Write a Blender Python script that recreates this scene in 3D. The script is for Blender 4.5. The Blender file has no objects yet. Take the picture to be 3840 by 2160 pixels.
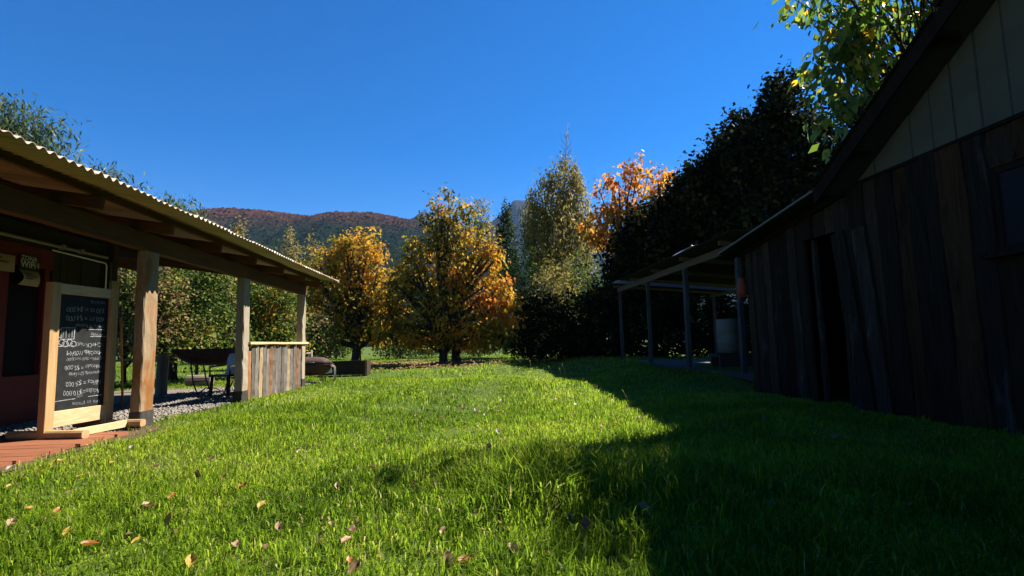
import bpy, math, random
import numpy as np
from mathutils import Vector, Matrix

random.seed(7); RNG = np.random.default_rng(7)
SC = bpy.context.scene
COL = SC.collection
R = math.radians

# ------------------------------------------------------------------ camera
F = 2000.0; CX, CY = 1920.0, 1080.0           # focal length and centre in photo pixels (3840 wide)
YAW, PITCH, ROLL, H = R(4.0), R(5.85), R(1.4), 1.0
fw = np.array([math.sin(YAW)*math.cos(PITCH), math.cos(YAW)*math.cos(PITCH), math.sin(PITCH)])
_r0 = np.array([math.cos(YAW), -math.sin(YAW), 0.0]); _u0 = np.cross(_r0, fw)
rt = _r0*math.cos(ROLL) - _u0*math.sin(ROLL); up = np.cross(rt, fw)
CAM = np.array([0.0, 0.0, H])
cd = bpy.data.cameras.new('camera'); cam = bpy.data.objects.new('camera', cd); COL.objects.link(cam)
cd.sensor_width = 36.0; cd.lens = F/3840*36.0; cd.clip_start = 0.05; cd.clip_end = 60000
cam.matrix_world = Matrix(((rt[0], up[0], -fw[0], 0), (rt[1], up[1], -fw[1], 0), (rt[2], up[2], -fw[2], H), (0, 0, 0, 1)))
SC.camera = cam

# ------------------------------------------------------------------ sky, sun, exposure
SUN_AZ, SUN_EL = R(65), R(46)                 # azimuth to the right of the buildings' direction (+Y)
w = bpy.data.worlds.new('World'); SC.world = w; w.use_nodes = True
nt = w.node_tree; nt.nodes.clear()
sky = nt.nodes.new('ShaderNodeTexSky'); sky.sky_type = 'NISHITA'; sky.sun_disc = False
sky.sun_elevation = SUN_EL; sky.sun_rotation = SUN_AZ; sky.altitude = 400
sky.air_density = 1.0; sky.dust_density = 0.0; sky.ozone_density = 6.0
hs = nt.nodes.new('ShaderNodeHueSaturation'); hs.inputs['Hue'].default_value = .508; hs.inputs['Saturation'].default_value = 1.36
bg = nt.nodes.new('ShaderNodeBackground'); bg.inputs['Strength'].default_value = 0.05
wo = nt.nodes.new('ShaderNodeOutputWorld')
nt.links.new(sky.outputs[0], hs.inputs['Color']); nt.links.new(hs.outputs[0], bg.inputs[0]); nt.links.new(bg.outputs[0], wo.inputs[0])
sl = bpy.data.lights.new('sun', 'SUN'); sl.energy = 5.0; sl.angle = R(0.5); sl.color = (1.0, 0.93, 0.82)
so = bpy.data.objects.new('sun', sl); COL.objects.link(so); so.location = (20, 10, 30)
SUN = Vector((math.sin(SUN_AZ)*math.cos(SUN_EL), math.cos(SUN_AZ)*math.cos(SUN_EL), math.sin(SUN_EL)))
so.rotation_euler = SUN.to_track_quat('Z', 'Y').to_euler()
vs = SC.view_settings; vs.view_transform = 'Standard'; vs.look = 'None'; vs.exposure = 1.7; vs.gamma = 1.0; vs.use_curve_mapping = False
SC.render.engine = 'CYCLES'; SC.cycles.use_denoising = True
SC.cycles.max_bounces = 6; SC.cycles.diffuse_bounces = 1; SC.cycles.transparent_max_bounces = 6; SC.cycles.volume_bounces = 0

# ------------------------------------------------------------------ helpers: pixels to points
def ray(x, y): return fw + rt*(x-CX)/F - up*(y-CY)/F
def atX(x, y, X): d = ray(x, y); return CAM + d*X/d[0]
def atY(x, y, Y): d = ray(x, y); return CAM + d*Y/d[1]
def gnd(x, y, z=0.0): d = ray(x, y); return CAM + d*((z-H)/d[2])

# ------------------------------------------------------------------ helpers: terrain
def sstep(a, b, x): t = np.clip((x-a)/(b-a), 0, 1); return t*t*(3-2*t)
def gz(x, y):
    x = np.asarray(x, float); y = np.asarray(y, float)
    z = 0.045*np.sin(x*0.9+1.3)*np.sin(y*0.55+0.4) + 0.03*np.sin(x*1.9-y*0.8) - 0.02
    z = z*sstep(-4.4, -3.4, x)*(1-sstep(3.6, 4.8, x)*(1-sstep(10, 13, y)))
    z = z + 0.22*sstep(9.6, 12, y)*sstep(3.0, 5.2, x)*(1-sstep(26, 40, y))
    z = z + 0.09*np.exp(-((x-1.2)**2/2.0+(y-11.5)**2/1.6))*sstep(-2, 0, x)
    return z

# ------------------------------------------------------------------ helpers: materials
MATS = {}
def nodes(name):
    m = bpy.data.materials.new(name); m.use_nodes = True; t = m.node_tree; t.nodes.clear(); MATS[name] = m
    o = t.nodes.new('ShaderNodeOutputMaterial'); p = t.nodes.new('ShaderNodeBsdfPrincipled')
    t.links.new(p.outputs[0], o.inputs[0]); return m, t, p, o
def ramp(t, stops):
    r = t.nodes.new('ShaderNodeValToRGB'); e = r.color_ramp.elements
    while len(e) < len(stops): e.new(0.5)
    for k, (pos, c) in enumerate(stops): e[k].position = pos; e[k].color = (*c, 1)
    return r
def noise(t, scale, detail=4, rough=0.6, vec=None, dist=0.0):
    n = t.nodes.new('ShaderNodeTexNoise'); n.inputs['Scale'].default_value = scale; n.inputs['Detail'].default_value = detail
    n.inputs['Roughness'].default_value = rough; n.inputs['Distortion'].default_value = dist
    if vec is not None: t.links.new(vec, n.inputs['Vector'])
    return n
def coords(t, scale):
    c = t.nodes.new('ShaderNodeTexCoord'); m = t.nodes.new('ShaderNodeMapping'); m.inputs['Scale'].default_value = scale
    t.links.new(c.outputs['Object'], m.inputs['Vector']); return m.outputs[0]
def bump(t, h, p, strength=0.4, dist=0.01):
    b = t.nodes.new('ShaderNodeBump'); b.inputs['Strength'].default_value = strength; b.inputs['Distance'].default_value = dist
    t.links.new(h, b.inputs['Height']); t.links.new(b.outputs[0], p.inputs['Normal'])
def wood(name, cols, axis='z', rough=0.8, fine=60, var=0.25, blotch=None, spec=0.2):
    m, t, p, o = nodes(name)
    s = {'x': (0.06, 1, 1), 'y': (1, 0.06, 1), 'z': (1, 1, 0.06)}[axis]
    n = noise(t, fine, 6, 0.65, coords(t, s), 0.6)
    r = ramp(t, [(0.25, cols[0]), (0.5, cols[1]), (0.75, cols[2])]); t.links.new(n.outputs['Fac'], r.inputs[0])
    col = r.outputs[0]
    n2 = noise(t, 4.0, 4, 0.6, coords(t, {'x': (.3, 1, 1), 'y': (1, .3, 1), 'z': (1, 1, .3)}[axis]), 0.4)
    if blotch:
        mx = t.nodes.new('ShaderNodeMixRGB'); mx.inputs[2].default_value = (*blotch[0], 1)
        rr = ramp(t, [(blotch[1]-.03, (0, 0, 0)), (blotch[1]+0.12, (1, 1, 1))]); ad = t.nodes.new('ShaderNodeMath'); ad.operation = 'MULTIPLY_ADD'; ad.inputs[1].default_value = .45
        t.links.new(n.outputs['Fac'], ad.inputs[0]); sb_ = t.nodes.new('ShaderNodeMath'); sb_.operation = 'MULTIPLY_ADD'; sb_.inputs[1].default_value = 1.0; sb_.inputs[2].default_value = -.225
        t.links.new(n2.outputs['Fac'], sb_.inputs[0]); t.links.new(sb_.outputs[0], ad.inputs[2]); t.links.new(ad.outputs[0], rr.inputs[0])
        t.links.new(rr.outputs[0], mx.inputs[0]); t.links.new(col, mx.inputs[1]); col = mx.outputs[0]
    oi = t.nodes.new('ShaderNodeObjectInfo'); mr = t.nodes.new('ShaderNodeMapRange')
    mr.inputs['To Min'].default_value = 1-var; mr.inputs['To Max'].default_value = 1+var
    t.links.new(oi.outputs['Random'], mr.inputs[0])
    mr2 = t.nodes.new('ShaderNodeMapRange'); mr2.inputs['To Min'].default_value = 0.7; mr2.inputs['To Max'].default_value = 1.25
    t.links.new(n2.outputs['Fac'], mr2.inputs[0])
    mm = t.nodes.new('ShaderNodeMath'); mm.operation = 'MULTIPLY'; t.links.new(mr.outputs[0], mm.inputs[0]); t.links.new(mr2.outputs[0], mm.inputs[1])
    vm = t.nodes.new('ShaderNodeVectorMath'); vm.operation = 'SCALE'; t.links.new(col, vm.inputs[0]); t.links.new(mm.outputs[0], vm.inputs['Scale'])
    t.links.new(vm.outputs[0], p.inputs['Base Color'])
    p.inputs['Roughness'].default_value = rough; p.inputs['Specular IOR Level'].default_value = spec
    bump(t, n.outputs['Fac'], p, 0.5, 0.006); return m
def plain(name, c, rough=0.6, metal=0.0, spot=0.25, scale=12, c2=None, bumpy=0.15, spec=0.4):
    m, t, p, o = nodes(name)
    n = noise(t, scale, 6, 0.65, coords(t, (1, 1, 1)))
    c2 = c2 or tuple(v*(1-spot) for v in c)
    r = ramp(t, [(0.35, c2), (0.65, c)]); t.links.new(n.outputs['Fac'], r.inputs[0]); t.links.new(r.outputs[0], p.inputs['Base Color'])
    p.inputs['Roughness'].default_value = rough; p.inputs['Metallic'].default_value = metal; p.inputs['Specular IOR Level'].default_value = spec
    if bumpy: bump(t, n.outputs['Fac'], p, bumpy, 0.01)
    return m
def foliage(name, stops, trans=0.45, rough=0.55, spec=0.12, tmul=1.6):
    m, t, p, o = nodes(name)
    a = t.nodes.new('ShaderNodeAttribute'); a.attribute_name = 'tint'
    r = ramp(t, stops); t.links.new(a.outputs['Fac'], r.inputs[0])
    t.links.new(r.outputs[0], p.inputs['Base Color']); p.inputs['Roughness'].default_value = rough; p.inputs['Specular IOR Level'].default_value = spec
    tr = t.nodes.new('ShaderNodeBsdfTranslucent'); mx = t.nodes.new('ShaderNodeMixShader'); mx.inputs[0].default_value = trans
    vm = t.nodes.new('ShaderNodeVectorMath'); vm.operation = 'SCALE'; vm.inputs['Scale'].default_value = tmul
    t.links.new(r.outputs[0], vm.inputs[0]); t.links.new(vm.outputs[0], tr.inputs[0])
    t.links.new(p.outputs[0], mx.inputs[1]); t.links.new(tr.outputs[0], mx.inputs[2]); t.links.new(mx.outputs[0], o.inputs[0])
    return m

# wood: weathered posts, stained beams, raw pine, red deck, slabs, house planks
M_post = wood('post_wood', [(.10, .065, .035), (.215, .155, .09), (.31, .25, .165)], 'z', var=.12, blotch=((.17, .066, .014), .50))
M_postg = wood('grey_post_wood', [(.15, .115, .08), (.24, .195, .14), (.30, .255, .19)], 'z', var=.12)
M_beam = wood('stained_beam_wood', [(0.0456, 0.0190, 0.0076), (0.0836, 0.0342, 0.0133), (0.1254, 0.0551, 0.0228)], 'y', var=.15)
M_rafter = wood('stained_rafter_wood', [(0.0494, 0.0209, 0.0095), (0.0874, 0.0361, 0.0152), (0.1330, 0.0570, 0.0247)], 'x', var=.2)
M_dk = wood('dark_post_foot', [(.02, .017, .015), (.035, .03, .026), (.05, .045, .04)], 'z', var=.1)
M_pine = wood('pine_upright', [(0.2646, 0.1512, 0.0630), (0.3465, 0.2142, 0.0945), (0.3969, 0.2646, 0.1323)], 'z', var=.08, fine=40)
M_pineY = wood('pine_rail', [(0.3600, 0.2400, 0.1125), (0.4500, 0.3225, 0.1725), (0.5100, 0.3900, 0.2325)], 'y', var=.08, fine=40)
M_pineX = wood('pine_foot', [(0.2940, 0.1680, 0.0700), (0.3640, 0.2240, 0.1050), (0.4200, 0.2800, 0.1400)], 'x', var=.08, fine=40)
M_deck = wood('red_deck_wood', [(0.1364, 0.0465, 0.0217), (0.2108, 0.0775, 0.0372), (0.2604, 0.1054, 0.0527)], 'x', var=.18)
M_slabg = wood('grey_slab_wood', [(0.0806, 0.0682, 0.0589), (0.1550, 0.1333, 0.1116), (0.2232, 0.1953, 0.1612)], 'z', var=.3, fine=45)
M_slabo = wood('orange_slab_wood', [(0.1540, 0.0595, 0.0210), (0.2800, 0.1330, 0.0525), (0.3640, 0.2100, 0.0910)], 'z', var=.2, fine=45)
M_slaby = wood('pale_slab_wood', [(0.2275, 0.1430, 0.0650), (0.3380, 0.2470, 0.1300), (0.4030, 0.3120, 0.1885)], 'z', var=.2, fine=45)
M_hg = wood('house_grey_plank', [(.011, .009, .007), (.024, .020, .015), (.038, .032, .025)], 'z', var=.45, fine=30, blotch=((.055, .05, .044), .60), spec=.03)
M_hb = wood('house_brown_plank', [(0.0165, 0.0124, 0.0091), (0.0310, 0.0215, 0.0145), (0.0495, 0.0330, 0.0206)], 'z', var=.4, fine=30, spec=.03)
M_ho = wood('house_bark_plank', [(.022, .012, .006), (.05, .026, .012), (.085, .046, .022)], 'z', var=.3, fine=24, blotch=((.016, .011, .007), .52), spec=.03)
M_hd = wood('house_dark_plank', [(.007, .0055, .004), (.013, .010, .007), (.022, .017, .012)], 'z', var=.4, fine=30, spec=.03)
M_shed = wood('shed_post_wood', [(0.0216, 0.0216, 0.0227), (0.0367, 0.0367, 0.0378), (0.0518, 0.0518, 0.0540)], 'z', var=.2)
M_shedY = wood('shed_header_wood', [(0.0616, 0.0484, 0.0352), (0.0968, 0.0792, 0.0572), (0.1320, 0.1100, 0.0836)], 'y', var=.2)
M_box = wood('planter_wood', [(0.0175, 0.0110, 0.0070), (0.0300, 0.0180, 0.0110), (0.0450, 0.0275, 0.0170)], 'x', var=.2)  # darkened to stand in for the cherry tree's shadow on the box
M_bark = wood('bark', [(.022, .017, .013), (.045, .035, .026), (.075, .06, .045)], 'z', var=.15, fine=18, rough=.95, spec=.08)
M_birch = wood('birch_bark', [(.12, .10, .08), (.24, .20, .16), (.36, .32, .27)], 'z', var=.1, fine=14)
M_log = wood('stump_wood', [(0.1344, 0.1008, 0.0714), (0.2268, 0.1764, 0.1260), (0.3024, 0.2436, 0.1764)], 'z', var=.15, fine=30)
# metal, paint, glass
M_zinc = plain('zinc_sheet', (.31, .22, .155), .5, 0.0, .12, 5, spec=.3, bumpy=.04)
M_zincd = plain('dull_green_sheet', (.014, .018, .011), .9, 0.0, .3, 6, spec=.03)
M_steel = plain('dull_steel', (.5, .52, .55), .35, 0.8, .2, 8)
M_edge = plain('galvanised_edge', (.12, .12, .12), .7, 0.1, .3, 20)
M_rust = plain('rusty_steel', (0.0960, 0.0450, 0.0270), .75, 0.2, .6, 14, c2=(.03, .02, .017), bumpy=.3)  # darkened so the closed grill looks shaded by the tree
M_black = plain('black_metal', (.018, .018, .02), .5, .3, .3, 20)
M_red = plain('red_paint', (0.1200, 0.0064, 0.0080), .55, 0, .25, 8)
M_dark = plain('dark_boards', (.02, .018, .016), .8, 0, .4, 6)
M_panel = plain('gable_panel_paint', (.056, .055, .031), .8, 0, .22, 3)
M_roofd = plain('dark_roof_underside', (.022, .018, .015), .9, 0, .4, 6)
M_board = plain('blackboard_paint', (.009, .010, .010), .6, 0, .35, 9, c2=(.016, .017, .018), bumpy=.02, spec=.15)
M_chalk = plain('chalk', (0.3844, 0.3968, 0.4092), .95, 0, .5, 60, c2=(.06, .062, .065), bumpy=0)
M_white = plain('white_plastic', (.72, .74, .78), .45, 0, .08, 6, bumpy=.03)
M_drum = plain('cream_plastic_drum', (0.1395, 0.1238, 0.0945), .5, 0, .15, 5, bumpy=.03)
M_paper = plain('paper', (0.3300, 0.2640, 0.1620), .85, 0, .12, 12)
M_ink = plain('ink', (.05, .05, .05), .8, 0, .2, 30, bumpy=0)
M_signw = plain('sign_white_print', (.55, .55, .55), .6, 0, .1, 30, bumpy=0)
M_signk = plain('sign_black_print', (.012, .012, .012), .5, 0, .1, 30, bumpy=0)
M_pipe = plain('conduit_plastic', (0.2520, 0.2220, 0.1800), .5, 0, .12, 10, bumpy=.02)
M_hose = plain('orange_hose', (.62, .20, .03), .5, 0, .2, 10, bumpy=.02)
M_orange = plain('orange_fabric', (0.2170, 0.0350, 0.0087), .8, 0, .2, 20)
M_cloth = plain('pale_blue_cloth', (.62, .68, .80), .8, 0, .35, 7, c2=(.36, .42, .56), bumpy=.2)
M_stone = plain('gravel_stone', (0.2048, 0.1804, 0.1511), .85, 0, .45, 9, c2=(.17, .15, .13))
M_conc = plain('concrete_floor', (0.0770, 0.0770, 0.0805), .85, 0, .3, 5)
def glass():
    m, t, p, o = nodes('dark_window_glass'); p.inputs['Base Color'].default_value = (.012, .012, .014, 1)
    p.inputs['Roughness'].default_value = 0.3; p.inputs['Specular IOR Level'].default_value = 0.05; return m
M_glass = glass()
def clear():
    m, t, p, o = nodes('sky_gap_sheet'); p.inputs['Base Color'].default_value = (.2, .25, .33, 1); p.inputs['Roughness'].default_value = .5
    tr = t.nodes.new('ShaderNodeBsdfTranslucent'); tr.inputs[0].default_value = (.2, .26, .36, 1)
    mx = t.nodes.new('ShaderNodeMixShader'); mx.inputs[0].default_value = .6
    t.links.new(p.outputs[0], mx.inputs[1]); t.links.new(tr.outputs[0], mx.inputs[2]); t.links.new(mx.outputs[0], o.inputs[0]); return m
M_skygap = clear()
# ground
def ground_mat():
    m, t, p, o = nodes('soil_under_grass'); v = coords(t, (1, 1, 1))
    n = noise(t, 1.3, 6, .7, v); n2 = noise(t, 30, 5, .7, v)
    r = ramp(t, [(.3, (.026, .042, .008)), (.52, (.06, .095, .014)), (.72, (.095, .115, .022))]); t.links.new(n2.outputs['Fac'], r.inputs[0])
    mx = t.nodes.new('ShaderNodeMixRGB'); mx.inputs[2].default_value = (.06, .043, .026, 1)
    rr = ramp(t, [(.6, (0, 0, 0)), (.72, (.7, .7, .7))]); t.links.new(n.outputs['Fac'], rr.inputs[0]); t.links.new(rr.outputs[0], mx.inputs[0])
    t.links.new(r.outputs[0], mx.inputs[1]); t.links.new(mx.outputs[0], p.inputs['Base Color']); p.inputs['Roughness'].default_value = .95
    p.inputs['Specular IOR Level'].default_value = .1; bump(t, n2.outputs['Fac'], p, .8, .03); return m
M_ground = ground_mat()
M_dirt = plain('bare_earth', (0.1040, 0.0680, 0.0440), .95, 0, .45, 16, c2=(.065, .045, .03), bumpy=.8, spec=.1)
M_bed = plain('gravel_bed', (0.1750, 0.1470, 0.1190), .95, 0, .5, 40, c2=(.10, .085, .07), bumpy=1.0, spec=.1)
# foliage
G = foliage('grass_blades', [(0, (.032, .066, .005)), (.45, (.105, .175, .010)), (.8, (.21, .265, .018)), (.93, (.20, .22, .05)), (1, (.33, .27, .12))], .55, .7, .06, 1.9)
L_cherry = foliage('cherry_autumn_leaves', [(0, (.035, .040, .010)), (.22, (.13, .125, .015)), (.45, (.34, .22, .018)), (.68, (.47, .22, .02)), (.88, (.47, .15, .022)), (1, (.38, .09, .025))], .5, .5)
L_orange = foliage('orange_autumn_leaves', [(0, (.06, .06, .014)), (.3, (.28, .18, .018)), (.65, (.48, .23, .022)), (1, (.50, .17, .03))], .5, .5)
L_green = foliage('hedge_leaves', [(0, (.012, .030, .007)), (.4, (.045, .085, .013)), (.75, (.12, .15, .022)), (1, (.24, .21, .04))], .4, .5)
L_brown = foliage('dry_brown_leaves', [(0, (.08, .05, .02)), (.5, (.19, .12, .055)), (1, (.32, .21, .10))], .4, .6)
L_dark = foliage('shade_dark_leaves', [(0, (.003, .005, .002)), (.5, (.008, .012, .004)), (.85, (.022, .026, .007)), (1, (.06, .05, .012))], .2, .7, .04)  # near-black colour imitates backlit trees and bushes in shade
L_over = foliage('broad_green_leaves', [(0, (.025, .055, .010)), (.4, (.07, .13, .016)), (.8, (.15, .20, .022)), (.93, (.40, .30, .02)), (1, (.55, .30, .02))], .5, .35, .5)
L_bamboo = foliage('bluish_bamboo_leaves', [(0, (.022, .045, .03)), (.5, (.05, .085, .04)), (.85, (.11, .14, .05)), (1, (.22, .2, .08))], .4, .45)
L_birch = foliage('birch_leaves', [(0, (.05, .052, .014)), (.5, (.165, .14, .032)), (.85, (.29, .22, .055)), (1, (.36, .25, .08))], .45, .5)
L_pale = foliage('pale_conifer_leaves', [(0, (.05, .065, .02)), (.5, (.16, .14, .045)), (1, (.30, .22, .08))], .35, .6)
L_con = foliage('dark_conifer_leaves', [(0, (.012, .024, .012)), (.5, (.025, .045, .018)), (1, (.06, .085, .03))], .25, .6)
L_fall = {'yellow': (.55, .36, .035), 'tan': (.48, .30, .15), 'brown': (.23, .10, .04), 'pale': (.62, .54, .42), 'orange': (.50, .20, .035), 'dim': (.26, .22, .11)}  # dim is a darkened leaf colour for those lying in shade
M_fall = {}
for k, c in L_fall.items():
    m, t, p, o = nodes(k+'_fallen_leaf'); n = noise(t, 40, 5, .6, coords(t, (1, 1, 1)))
    r = ramp(t, [(.35, tuple(v*.35 for v in c)), (.6, tuple(v*.75 for v in c))]); t.links.new(n.outputs['Fac'], r.inputs[0]); t.links.new(r.outputs[0], p.inputs['Base Color'])
    p.inputs['Roughness'].default_value = .55
    tr = t.nodes.new('ShaderNodeBsdfTranslucent'); mx = t.nodes.new('ShaderNodeMixShader'); mx.inputs[0].default_value = .3
    t.links.new(r.outputs[0], tr.inputs[0]); t.links.new(p.outputs[0], mx.inputs[1]); t.links.new(tr.outputs[0], mx.inputs[2]); t.links.new(mx.outputs[0], o.inputs[0])
    M_fall[k] = m

# ------------------------------------------------------------------ helpers: objects
def tag(o, label=None, cat=None, group=None, kind=None):
    if label: o['label'] = label
    if cat: o['category'] = cat
    if group: o['group'] = group
    if kind: o['kind'] = kind
    return o
def empty(name, loc, label, cat, group=None):
    o = bpy.data.objects.new(name, None); o.empty_display_size = .2; o.location = Vector(loc); COL.objects.link(o)
    return tag(o, label, cat, group)
def wloc(o):
    v = Vector((0, 0, 0))
    while o is not None: v += o.location; o = o.parent
    return v
class MB:
    def __init__(s): s.v = []; s.f = []; s.sm = []
    def add(s, vs, fs, smooth=False):
        k = len(s.v); s.v += [tuple(map(float, p)) for p in vs]; s.f += [tuple(i+k for i in f) for f in fs]; s.sm += [smooth]*len(fs); return s
    def box(s, lo, hi):
        a, b, c = lo; d, e, f = hi
        return s.add([(a, b, c), (d, b, c), (d, e, c), (a, e, c), (a, b, f), (d, b, f), (d, e, f), (a, e, f)],
                     [(3, 2, 1, 0), (4, 5, 6, 7), (0, 1, 5, 4), (1, 2, 6, 5), (2, 3, 7, 6), (3, 0, 4, 7)])
    def beam(s, p0, p1, wd, ht, upv=(0, 0, 1), seg=1, jit=0.0, rnd=None, bev=0.0):
        """rectangular bar from p0 to p1: wd across, ht along upv; jit makes hand-cut edges"""
        p0 = Vector(p0); p1 = Vector(p1); d = (p1-p0).normalized(); u = Vector(upv); sd = d.cross(u).normalized(); u = sd.cross(d)
        rnd = rnd or random; vs = []; fs = []
        b = min(bev, wd*.4, ht*.4)
        prof = [(-wd/2, -ht/2), (wd/2, -ht/2), (wd/2, ht/2), (-wd/2, ht/2)] if b <= 0 else \
            [(-wd/2+b, -ht/2), (wd/2-b, -ht/2), (wd/2, -ht/2+b), (wd/2, ht/2-b), (wd/2-b, ht/2), (-wd/2+b, ht/2), (-wd/2, ht/2-b), (-wd/2, -ht/2+b)]
        n = len(prof)
        for i in range(seg+1):
            c = p0.lerp(p1, i/seg)
            for a, h in prof: vs.append(c+sd*(a+rnd.uniform(-jit, jit))+u*(h+rnd.uniform(-jit, jit)))
        for i in range(seg):
            for k in range(n): fs.append((i*n+k, i*n+(k+1) % n, (i+1)*n+(k+1) % n, (i+1)*n+k))
        fs.append(tuple(range(n))[::-1]); fs.append(tuple(range(seg*n, seg*n+n)))
        return s.add(vs, fs)
    def tube(s, pts, rad, n=8, cap=True, smooth=True, bumps=0.0):
        pts = [Vector(p) for p in pts]; rad = rad if hasattr(rad, '__len__') else [rad]*len(pts)
        vs = []; fs = []; prev = None
        for i, p in enumerate(pts):
            d = (pts[min(i+1, len(pts)-1)]-pts[max(i-1, 0)])
            d = d.normalized() if d.length > 1e-9 else Vector((0, 0, 1))
            if prev is None: a = d.orthogonal().normalized()
            else: a = (prev-d*prev.dot(d)); a = a.normalized() if a.length > 1e-6 else d.orthogonal().normalized()
            prev = a; b = d.cross(a)
            for k in range(n):
                t = 2*math.pi*k/n; rr = rad[i]*(1+(random.uniform(-bumps, bumps) if bumps else 0)); vs.append(p+(a*math.cos(t)+b*math.sin(t))*rr)
        for i in range(len(pts)-1):
            for k in range(n): fs.append((i*n+k, i*n+(k+1) % n, (i+1)*n+(k+1) % n, (i+1)*n+k))
        if cap: fs.append(tuple(range(n))[::-1]); fs.append(tuple(range((len(pts)-1)*n, len(pts)*n)))
        return s.add(vs, fs, smooth)
    def build(s, name, mat, parent=None, origin=None):
        me = bpy.data.meshes.new(name); o = bpy.data.objects.new(name, me)
        if parent is not None: org = wloc(parent); o.parent = parent
        else:
            a = np.array(s.v); org = Vector(origin) if origin is not None else Vector(((a[:, 0].min()+a[:, 0].max())/2, (a[:, 1].min()+a[:, 1].max())/2, a[:, 2].min())); o.location = org
        me.from_pydata([(x-org.x, y-org.y, z-org.z) for x, y, z in s.v], [], s.f)
        me.polygons.foreach_set('use_smooth', s.sm); me.materials.append(mat); me.update(); COL.objects.link(o); return o
def np_mesh(name, V, Fq, mat, parent=None, tint=None, origin=None, smooth=False):
    """fast mesh from arrays; Fq is (n,k) with k corners per face"""
    V = np.asarray(V, np.float32); Fq = np.asarray(Fq, np.int32)
    me = bpy.data.meshes.new(name); o = bpy.data.objects.new(name, me)
    if parent is not None: org = wloc(parent); o.parent = parent
    else: org = Vector(origin) if origin is not None else Vector((0, 0, 0)); o.location = org
    V = V - np.array(org, np.float32)
    me.vertices.add(len(V)); me.vertices.foreach_set('co', V.ravel())
    k = Fq.shape[1]; me.loops.add(Fq.size); me.loops.foreach_set('vertex_index', Fq.ravel())
    me.polygons.add(len(Fq)); me.polygons.foreach_set('loop_start', np.arange(0, Fq.size, k, dtype=np.int32))
    me.polygons.foreach_set('loop_total', np.full(len(Fq), k, np.int32))
    if smooth: me.polygons.foreach_set('use_smooth', np.ones(len(Fq), bool))
    if tint is not None:
        a = me.attributes.new('tint', 'FLOAT', 'POINT'); a.data.foreach_set('value', np.asarray(tint, np.float32))
    me.materials.append(mat); me.update(); me.validate(); COL.objects.link(o); return o
def nrm(a): return a/np.maximum(np.linalg.norm(a, axis=-1, keepdims=True), 1e-9)
def leaf_arrays(P, D, N, L, W, T, fold=.25):
    """4-corner folded leaves: P base, D direction, N face normal, L length, W half width, T tint"""
    D = nrm(D); S = nrm(np.cross(D, N)); U = np.cross(S, D); n = len(P)
    L = np.broadcast_to(L, n)[:, None]; W = np.broadcast_to(W, n)[:, None]
    V = np.empty((n, 4, 3)); V[:, 0] = P; V[:, 2] = P+D*L
    V[:, 1] = P+D*L*.45+S*W+U*W*fold; V[:, 3] = P+D*L*.45-S*W+U*W*fold
    i = np.arange(n)[:, None]*4; Fq = np.concatenate([i+[[0, 1, 2]], i+[[0, 2, 3]]])
    return V.reshape(-1, 3), Fq, np.repeat(T, 4)
def rdir(n): return nrm(RNG.normal(size=(n, 3)))
def obj_copy(o, parent, mw=None):
    c = o.copy(); c.parent = parent; COL.objects.link(c)
    if mw is not None: c.matrix_local = mw
    return c

# ================================================================== THE SETTING
def axis(a, b, fine, far): # dense between a and b, stretching out to +-far
    mid = np.arange(a, b+1e-6, fine); k = np.geomspace(fine, far, 26)
    return np.concatenate([(a-np.cumsum(k))[::-1], mid, b+np.cumsum(k)])
xs = axis(-14, 14, .4, 1000); ys = axis(-4, 46, .4, 1000)
gx, gy = np.meshgrid(xs, ys); Z = gz(gx, gy)
nx, ny = len(xs), len(ys)
ii = (np.arange(ny-1)[:, None]*nx+np.arange(nx-1)[None]).ravel()
ground = np_mesh('ground', np.stack([gx, gy, Z], -1).reshape(-1, 3), np.stack([ii, ii+1, ii+1+nx, ii+nx], 1), M_ground, smooth=True)
tag(ground, kind='structure')

GRAV_X0, GRAV_X1, GRAV_Y0, GRAV_Y1 = -9.2, -4.62, 6.6, 15.2
gb = MB(); pts = []
for k in range(34):
    y = GRAV_Y0+(GRAV_Y1-GRAV_Y0)*k/33; pts.append((GRAV_X1+.10*math.sin(y*2.1)+.07*math.sin(y*5.3)+.16*max(0, 8.6-y)*.25, y))
vsb = [(x, y, .012) for x, y in pts]+[(GRAV_X0, y, .012) for x, y in pts]
gb.add(vsb, [(k, k+1, k+35, k+34) for k in range(33)])
tag(gb.build('gravel_floor', M_bed, origin=(0, 0, 0)), kind='structure')
db = MB(); n = 30; vsd = []
for k in range(n+1):
    y = 3.2+(7.6-3.2)*k/n; vsd += [(-4.9, y, .008+.002*(k % 2)), (-4.02+.07*math.sin(y*3)+.05*math.sin(y*8.7)-.02*(y-5), y, .010)]
db.add(vsd, [(2*k, 2*k+1, 2*k+3, 2*k+2) for k in range(n)])
tag(db.build('bare_earth_strip', M_dirt, origin=(0, 0, 0)), kind='structure')
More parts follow.
